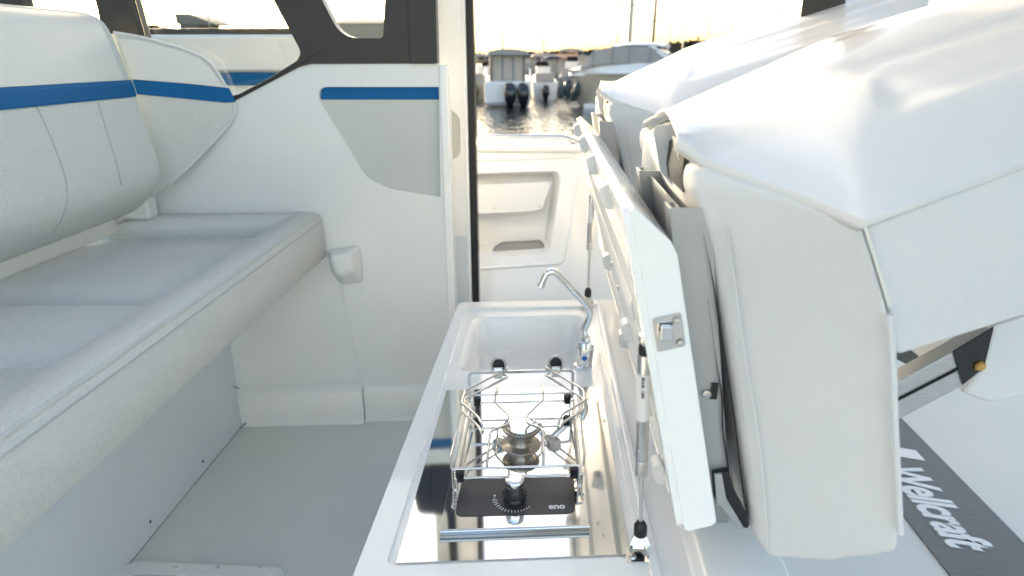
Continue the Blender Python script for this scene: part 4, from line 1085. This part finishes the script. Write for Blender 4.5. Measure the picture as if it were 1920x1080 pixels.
for k in (-1, 0, 1):
    bm = NB(); box(bm, (k * 19.5 * u, 0.585, 66 * u), (16 * u, 0.03, 46 * u)); obj('curtain_panel', placed(bm, M), 'clear_vinyl', cab, bevel=0.01)
for sx in (-1, 1):
    bm = NB(); box(bm, (sx * 31 * u, 0.6, 66 * u), (4 * u, 0.08, 52 * u)); obj('post', placed(bm, M), 'outboard_black', cab)
    bm = NB(); ngon_slab(bm, [V((sx * W1 * .47, -0.05, 40 * u)), V((sx * W1 * .47, -0.05, 56 * u)), V((sx * W1 * .47, 1.6, 66 * u)), V((sx * W1 * .47, 1.6, 40 * u))], (-sx * 0.08, 0, 0)); obj('side_coaming', placed(bm, M), 'boat_white', c1, bevel=0.03)
bm = NB(); rings = []
for y in (0.15, 0.3, 2.6, 3.5): rings.append([V((x * (0.94 if y in (0.15, 3.5) else 1), y, z)) for x, z in ((-40 * u, 90 * u), (-36 * u, 97 * u), (-20 * u, 100 * u), (0, 101 * u), (20 * u, 100 * u), (36 * u, 97 * u), (40 * u, 90 * u))])
loft(bm, rings, cap0=True, cap1=True); obj('roof', placed(bm, M), 'canvas', c1, sharp=50)
outboard(c1, M, 4 * u, -0.5, 55 * u); outboard(c1, M, 29 * u, -0.5, 55 * u)
bm = NB(); tube(bm, [M @ V((-8 * u, 2.4, 100 * u)), M @ V((-8 * u, 2.4, 190 * u))], 0.02, 6); obj('aerial', bm, 'mast_alu', c1)

# --- open boats with canopies between
def open_boat(px, py, wpx, label, hm, ang, canvas='canvas', top=78):
    b = P(px, py, Z=WZ); u = (P(px + 1, py, Z=WZ) - b).length; M = M_at(b, math.radians(ang))
    r = root('open_boat', label, 'boat', b, 'boats moored in the harbour')
    W = wpx * u; hb_, dk_ = hull_bm(6.4, W, 30 * u, bowlift=0.5)
    obj('hull', placed(hb_, M), hm, r, sharp=45); obj('deck', placed(dk_, M), 'boat_white', r)
    bm = NB(); box(bm, (0, 2.6, 42 * u), (W * 0.5, 1.0, 30 * u)); obj('console', placed(bm, M), 'boat_white', r, bevel=0.06)
    bm = NB(); ngon_slab(bm, [V((-W * .26, 3.1, 52 * u)), V((W * .26, 3.1, 52 * u)), V((W * .22, 3.4, 66 * u)), V((-W * .22, 3.4, 66 * u))], (0, 0.04, 0)); obj('windscreen', placed(bm, M), 'dark_window', r)
    bm = NB(); rings = [[V((x * W * .46, y, (z + top) * u)) for x, z in ((-1, -3), (-.8, 1), (0, 3), (.8, 1), (1, -3))] for y in (0.9, 1.2, 3.2, 3.6)]
    loft(bm, rings, cap0=True, cap1=True); obj('canopy', placed(bm, M), canvas, r, sharp=60)
    for sx in (-1, 1):
        for y in (1.1, 3.3):
            bm = NB(); tube(bm, [V((sx * W * .44, y, 26 * u)), V((sx * W * .42, y, top * u))], 0.035, 6); obj('canopy_post', placed(bm, M), 'mast_dark', r)
    bm = NB(); box(bm, (0, 0.6, 38 * u), (W * 0.7, 0.6, 16 * u)); obj('stern_seat', placed(bm, M), 'canvas', r, bevel=0.06)
    outboard(r, M, 0, -0.4, 34 * u)
    return r
open_boat(1022, 186, 52, 'small white open boat with pale canopy beside the cabin boat', 'boat_white', 4)
open_boat(1066, 176, 46, 'grey hulled open boat under a pale canopy near the motor cruiser', 'boat_grey', -6)
open_boat(1042, 168, 40, 'far open boat with dark canopy between the canopied boats', 'boat_beige', 10, 'canvas_blue', 56)
open_boat(1090, 168, 40, 'far white open boat showing above the fenders', 'boat_white', -4, 'canvas', 58)
open_boat(997, 166, 40, 'far dark hulled open boat right behind the curtained cabin boat', 'antifoul', 5, 'canvas_blue', 58)
open_boat(925, 165, 40, 'far grey open boat behind the roof of the curtained cabin boat', 'boat_grey', -3, 'canvas_blue', 56)
open_boat(893, 186, 44, 'beige open boat half hidden behind the black door seal', 'boat_beige', -8)

# --- motor cruiser lying across, bow to the left
cb = P(1082, 199, Z=WZ); u = (P(1083, 199, Z=WZ) - cb).length
cr1 = root('motor_cruiser', 'white and beige motor cruiser with windscreen and radar arch behind the seat shells', 'boat', cb, 'boats moored in the harbour')
Lc = 9.0; ang = math.radians(72)
M = M_at(cb, ang) @ Matrix.Translation(V((0, -Lc + 0.6, 0)))
hb_, dk_ = hull_bm(Lc, 3.2, 58 * u, bowlift=0.12, full=2.6, draft=0.4, stem=0.10)
obj('hull', placed(hb_, M), 'boat_beige', cr1, sharp=45); obj('deck', placed(dk_, M), 'boat_white', cr1)
bm = NB(); rings = []
for t, w, z in ((0.99, 0.05, 60), (0.9, 0.6, 74), (0.75, 1.1, 82), (0.55, 1.4, 86), (0.3, 1.5, 84), (0.02, 1.5, 80)):
    rings.append([V((x * w, Lc * t, zz * u)) for x, zz in ((-1, 54), (-.96, z * .86), (-.7, z), (0, z * 1.02), (.7, z), (.96, z * .86), (1, 54))])
loft(bm, rings, cap0=True, cap1=True); obj('foredeck', placed(bm, M), 'boat_white', cr1, sharp=60)
for sx in (-1, 1):
    bm = NB(); box(bm, (sx * 1.5, Lc * 0.45, 60 * u), (0.12, Lc * 0.85, 3 * u)); obj('rub_rail', placed(bm, M), 'boat_white', cr1, bevel=0.03)
bm = NB(); rings = []
for y, w, z0, z1 in ((Lc * .90, 0.7, 66, 72), (Lc * .82, 1.0, 72, 96), (Lc * .70, 1.2, 76, 104), (Lc * .5, 1.3, 78, 104), (Lc * .38, 1.3, 78, 92)):
    rings.append([V((-w, y, z0 * u)), V((-w * .86, y, z1 * u)), V((0, y, (z1 + 2) * u)), V((w * .86, y, z1 * u)), V((w, y, z0 * u))])
loft(bm, rings, cap0=True, cap1=True); ws = obj('windscreen', placed(bm, M), 'clear_vinyl', cr1, sharp=50)
for y, w, z0, z1 in ((Lc * .82, 1.0, 72, 96), (Lc * .70, 1.2, 76, 104), (Lc * .60, 1.25, 77, 104), (Lc * .48, 1.3, 78, 102)):
    bm = NB(); tube(bm, [V((-w * 1.01, y, z0 * u)), V((-w * .87, y, z1 * u)), V((0, y, (z1 + 2.2) * u)), V((w * .87, y, z1 * u)), V((w * 1.01, y, z0 * u))], 0.045, 6); obj('screen_bar', placed(bm, M), 'boat_grey', ws)
bm = NB(); rings = [[V((x, y, (z + dz) * u)) for x, z in ((-1.05, 104), (-.8, 108), (0, 109), (.8, 108), (1.05, 104))] for y, dz in ((Lc * .40, -1), (Lc * .46, 2), (Lc * .62, 2), (Lc * .70, -1))]
loft(bm, rings, cap0=True, cap1=True); obj('hardtop', placed(bm, M), 'boat_white', cr1, sharp=50)
for sx in (-1, 1):
    bm = NB(); ngon_slab(bm, [V((sx * 1.3, Lc * .32, 78 * u)), V((sx * 1.3, Lc * .36, 78 * u)), V((sx * 1.05, Lc * .50, 105 * u)), V((sx * 1.05, Lc * .46, 105 * u))], (0.12 * -sx, 0, 0)); obj('arch_leg', placed(bm, M), 'boat_white', cr1, bevel=0.03)
bm = NB(); box(bm, (0, Lc * 0.5 + 2.2, 6 * u), (0.6, 3.6, 4 * u)); bm.free()
bm = NB(); box(bm, (0, Lc * 0.45, 3 * u), (2.86, Lc * 0.8, 9 * u)); obj('boot_stripe', placed(bm, M), 'boat_white', cr1, bevel=0.05)
FG = 'fenders hung along the motor cruiser'
for k, (px, py) in enumerate(((1052, 172), (1062, 168), (1082, 166), (1076, 178))):
    q = P(px, py, Y=cb.y - 1.0 + 0.3 * k)
    bm = NB(); lathe(bm, q + V((0, 0, -0.34)), (0, 0, 1), [(0, -0.04), (0.12, 0), (0.17, 0.08), (0.17, 0.5), (0.12, 0.6), (0.04, 0.66), (0.04, 0.72), (0, 0.72)], 12)
    fe = root('fender', 'dark green fender hanging off the bow of the motor cruiser', 'fender', q, FG)
    obj('body', bm, 'fender_green', fe, sharp=60)
    bm = NB(); tube(bm, [q + V((0, 0, 0.36)), q + V((0, 0.25, 0.8))], 0.02, 5); obj('rope', bm, 'timber', fe)

# --- sailing boats: the masts stand over everything
def sail_boat(px, D, top, r, label, dark=False, furled=False, spread=(0.55,), hull='boat_white', ang=8):
    b = P(px, 300, Y=D); b.z = WZ
    tp = P(px, top, Y=D).z
    M = M_at(b, math.radians(ang))
    s = root('sailing_boat', label, 'sailing boat', b, 'sailing boats moored in the harbour')
    hb_, dk_ = hull_bm(9.0, 2.9, 1.05, bowlift=0.2, full=2.0, stem=0.14)
    M2 = M @ Matrix.Translation(V((0, -5.0, 0)))
    obj('hull', placed(hb_, M2), hull, s, sharp=45); obj('deck', placed(dk_, M2), 'boat_white', s)
    bm = NB(); rings = [[V((x * w, y, z)) for x, z in ((-1, 1.0), (-.85, h_), (0, h_ + .06), (.85, h_), (1, 1.0))] for y, w, h_ in ((-2.2, .9, 1.5), (-1.0, .95, 1.55), (1.0, .8, 1.45), (2.2, .4, 1.15))]
    loft(bm, rings, cap0=True, cap1=True); obj('coachroof', placed(bm, M), 'boat_white', s, sharp=50)
    mm = 'mast_dark' if dark else 'mast_alu'
    bm = NB(); tube(bm, [b + V((0, 0, 1.0)), b + V((0.1, 0, tp - WZ))], [r, r * 0.75], 8); obj('mast', bm, mm, s)
    for f in spread:
        z = WZ + (tp - WZ) * f
        bm = NB(); tube(bm, [V((b.x - 0.9, b.y, z)), V((b.x + 0.9, b.y, z))], r * 0.3, 5); obj('spreader', bm, mm, s)
    bm = NB(); tube(bm, [M @ V((0, 0, 1.9)), M @ V((0, -3.8, 2.0))], 0.09, 6); bo = obj('boom', bm, mm, s)
    bm = NB(); tube(bm, [M @ V((0, -0.1, 2.1)), M @ V((0, -1.9, 2.2)), M @ V((0, -3.6, 2.14))], [0.20, 0.17, 0.09], 8); obj('sail_cover', bm, 'canvas_blue' if dark else 'canvas', bo, sharp=70)
    for sx in (-1, 1):
        bm = NB(); tube(bm, [b + V((0.1, 0, tp - WZ)), b + V((sx * 1.35, 0.1, 1.0))], 0.010, 4); obj('shroud', bm, 'mast_dark', s)
    bm = NB(); tube(bm, [b + V((0.1, 0, tp - WZ)), M @ V((0, 4.0, 1.2))], 0.05 if furled else 0.012, 5); obj('forestay', bm, 'canvas' if furled else 'mast_dark', s)
    return s
sail_boat(1166, 44, -260, 0.19, 'sailing boat with thick pale mast beside the motor cruiser', furled=True, spread=(0.42, 0.7))
sail_boat(1208, 52, -240, 0.14, 'sailing boat with dark mast rising over the seat shells', dark=True, spread=(0.35, 0.62))
for px, D, top, lab in ((1236, 66, -170, 'sailing boat with slim pale mast in front of the wooded hill'), (1262, 78, -120, 'distant sailing boat with thin mast before the wooded hill'),
                        (942, 70, -20, 'distant sailing boat whose thin mast rises behind the curtained cabin boat'), (1013, 62, 62, 'small sailing boat with short cross spreader mast between the open boats'),
                        (1304, 70, -200, 'sailing boat with faint mast above the far seat shell'), (1345, 80, -200, 'distant sailing boat with faint mast beyond the far seat shell'),
                        (1425, 74, -220, 'sailing boat with faint mast near the dark forward pillar'),
                        (312, 70, -150, 'sailing boat whose mast shows through the slanted window'), (430, 90, -150, 'distant sailing boat whose mast shows faintly through the slanted window')):
    sail_boat(px, D, top, 0.11 if D < 75 else 0.09, lab, spread=(0.82,) if px == 1013 else (0.5,), ang=random.uniform(-12, 12), hull='boat_white' if px != 1236 else 'antifoul')

# --- pontoon with piles
pq = P(1050, 160, Z=WZ)
pon = root('pontoon', 'long low timber pontoon with mooring piles behind the boats', 'pontoon', V((0, pq.y + 4, WZ)))
bm = NB(); bbox(bm, (-40, pq.y + 3, WZ - 0.2), (40, pq.y + 5, WZ + 0.45)); obj('deck', bm, 'timber', pon, bevel=0.03)
for i in range(15):
    bm = NB(); x = -28 + i * 4.1; lathe(bm, (x, pq.y + 5.3, WZ - 0.5), (0, 0, 1), [(0.17, 0), (0.17, 2.5), (0.12, 2.8), (0, 2.85)], 10); obj('pile', bm, 'timber', pon, sharp=50)

# --- far shore
DH = 280.0
prof_px = [(-3000, 60), (-1200, 50), (100, 44), (230, 42), (300, 50), (360, 60), (470, 66), (640, 74), (760, 88), (860, 100), (905, 103), (960, 102), (1010, 100), (1050, 98), (1085, 99), (1110, 96), (1135, 93), (1160, 103), (1190, 101), (1215, 92), (1245, 85), (1290, 80), (1340, 78), (1500, 70), (1800, 60), (2600, 50), (5000, 60)]
bm = NB(); rings = []
random.seed(11)
for (xa, ya), (xb3, yb3) in zip(prof_px, prof_px[1:]):
    n_ = max(2, int((xb3 - xa) / 12)) if -200 < xa < 2000 else 6
    for k in range(n_):
        t = k / n_; px, py = lerp(xa, xb3, t), lerp(ya, yb3, t) + random.uniform(-1.2, 1.2)
        q = P(px, py, Y=DH)
        rings.append([V((q.x, DH - 22, WZ - 0.3)), V((q.x, DH - 12, lerp(WZ, q.z, .55) + random.uniform(-.3, .3))), V((q.x, DH, q.z)), V((q.x, DH + 60, max(q.z * 0.9, WZ + .2))), V((q.x, DH + 140, WZ - 0.3))])
loft(bm, rings, closed=False); hl = obj('hills', bm, 'hill', sharp=80); hl['kind'] = 'structure'
bm = NB()
for i in range(1700):
    px = random.uniform(150, 1500) if i % 3 else random.uniform(880, 1320)
    j = max(k for k in range(len(prof_px)) if prof_px[k][0] <= px)
    (xa, ya), (xb3, yb3) = prof_px[j], prof_px[j + 1]
    py = lerp(ya, yb3, (px - xa) / (xb3 - xa))
    yy = DH - random.uniform(0, 14)
    q = P(px, py, Y=yy); q.z -= random.uniform(-0.2, 1.0); r = random.uniform(0.25, 0.9)
    for k in range(3):
        c0 = q + V((random.gauss(0, r * .5), random.gauss(0, r * .5), random.gauss(0, r * .4)))
        n3 = V((random.gauss(0, 1), random.gauss(0, 1), random.gauss(0, 1))).normalized(); a = n3.orthogonal().normalized() * r; b = n3.cross(a)
        bm.faces.new([bm.verts.new(c0 + a), bm.verts.new(c0 + b), bm.verts.new(c0 - a), bm.verts.new(c0 - b * .8)])
ft = obj('distant_trees', bm, 'far_leaf'); ft['kind'] = 'stuff'; ft['label'] = 'dark wooded skyline on the far shore'; ft['category'] = 'trees'
def house(px0, px1, py0, py1, D, label, wall, roof, slope):
    a, b = P(px0, py0, Y=D), P(px1, py0, Y=D); zt = a.z; zr = P(px0, py1, Y=D).z
    h = root('waterside_building', label, 'building', V(((a.x + b.x) / 2, D, WZ)))
    bm = NB(); bbox(bm, (a.x, D, WZ - 0.2), (b.x, D + 8, zt)); w_ = obj('wall', bm, wall, h)
    bm = NB(); xs = a.x - 0.4, b.x + 0.4
    if slope == 0: ngon_slab(bm, [V((xs[0], D - .4, zt)), V((xs[0], D + 4, zr)), V((xs[0], D + 8.4, zt))], (xs[1] - xs[0], 0, 0))
    else: ngon_slab(bm, [V((xs[0], D - .3, zt)), V((xs[0], D - .3, zr)), V((lerp(xs[0], xs[1], .55), D - .3, zr)), V((xs[1] + 3, D - .3, zt))], (0, 8.4, 0))
    obj('roof', bm, roof, h)
    n_ = 0 if slope == 0 else 4
    for i in range(n_):
        x = lerp(a.x, b.x, (i + .5) / n_); zz = zt - 1.4
        bm = NB(); box(bm, (x, D - 0.02, zz), ((b.x - a.x) / n_ * .45, 0.08, 1.3)); obj('window', bm, 'dark_window', h)
house(336, 372, 46, 25, 120, 'grey block shaped building seen through the slanted window', 'far_grey', 'far_grey', 1)
house(632, 735, 44, 34, 150, 'peach coloured low building seen through the small window', 'plaster', 'plaster', 0)
house(1020, 1082, 112, 101, 170, 'brown roofed waterside building behind the open boats', 'plaster', 'tile_roof', 0)
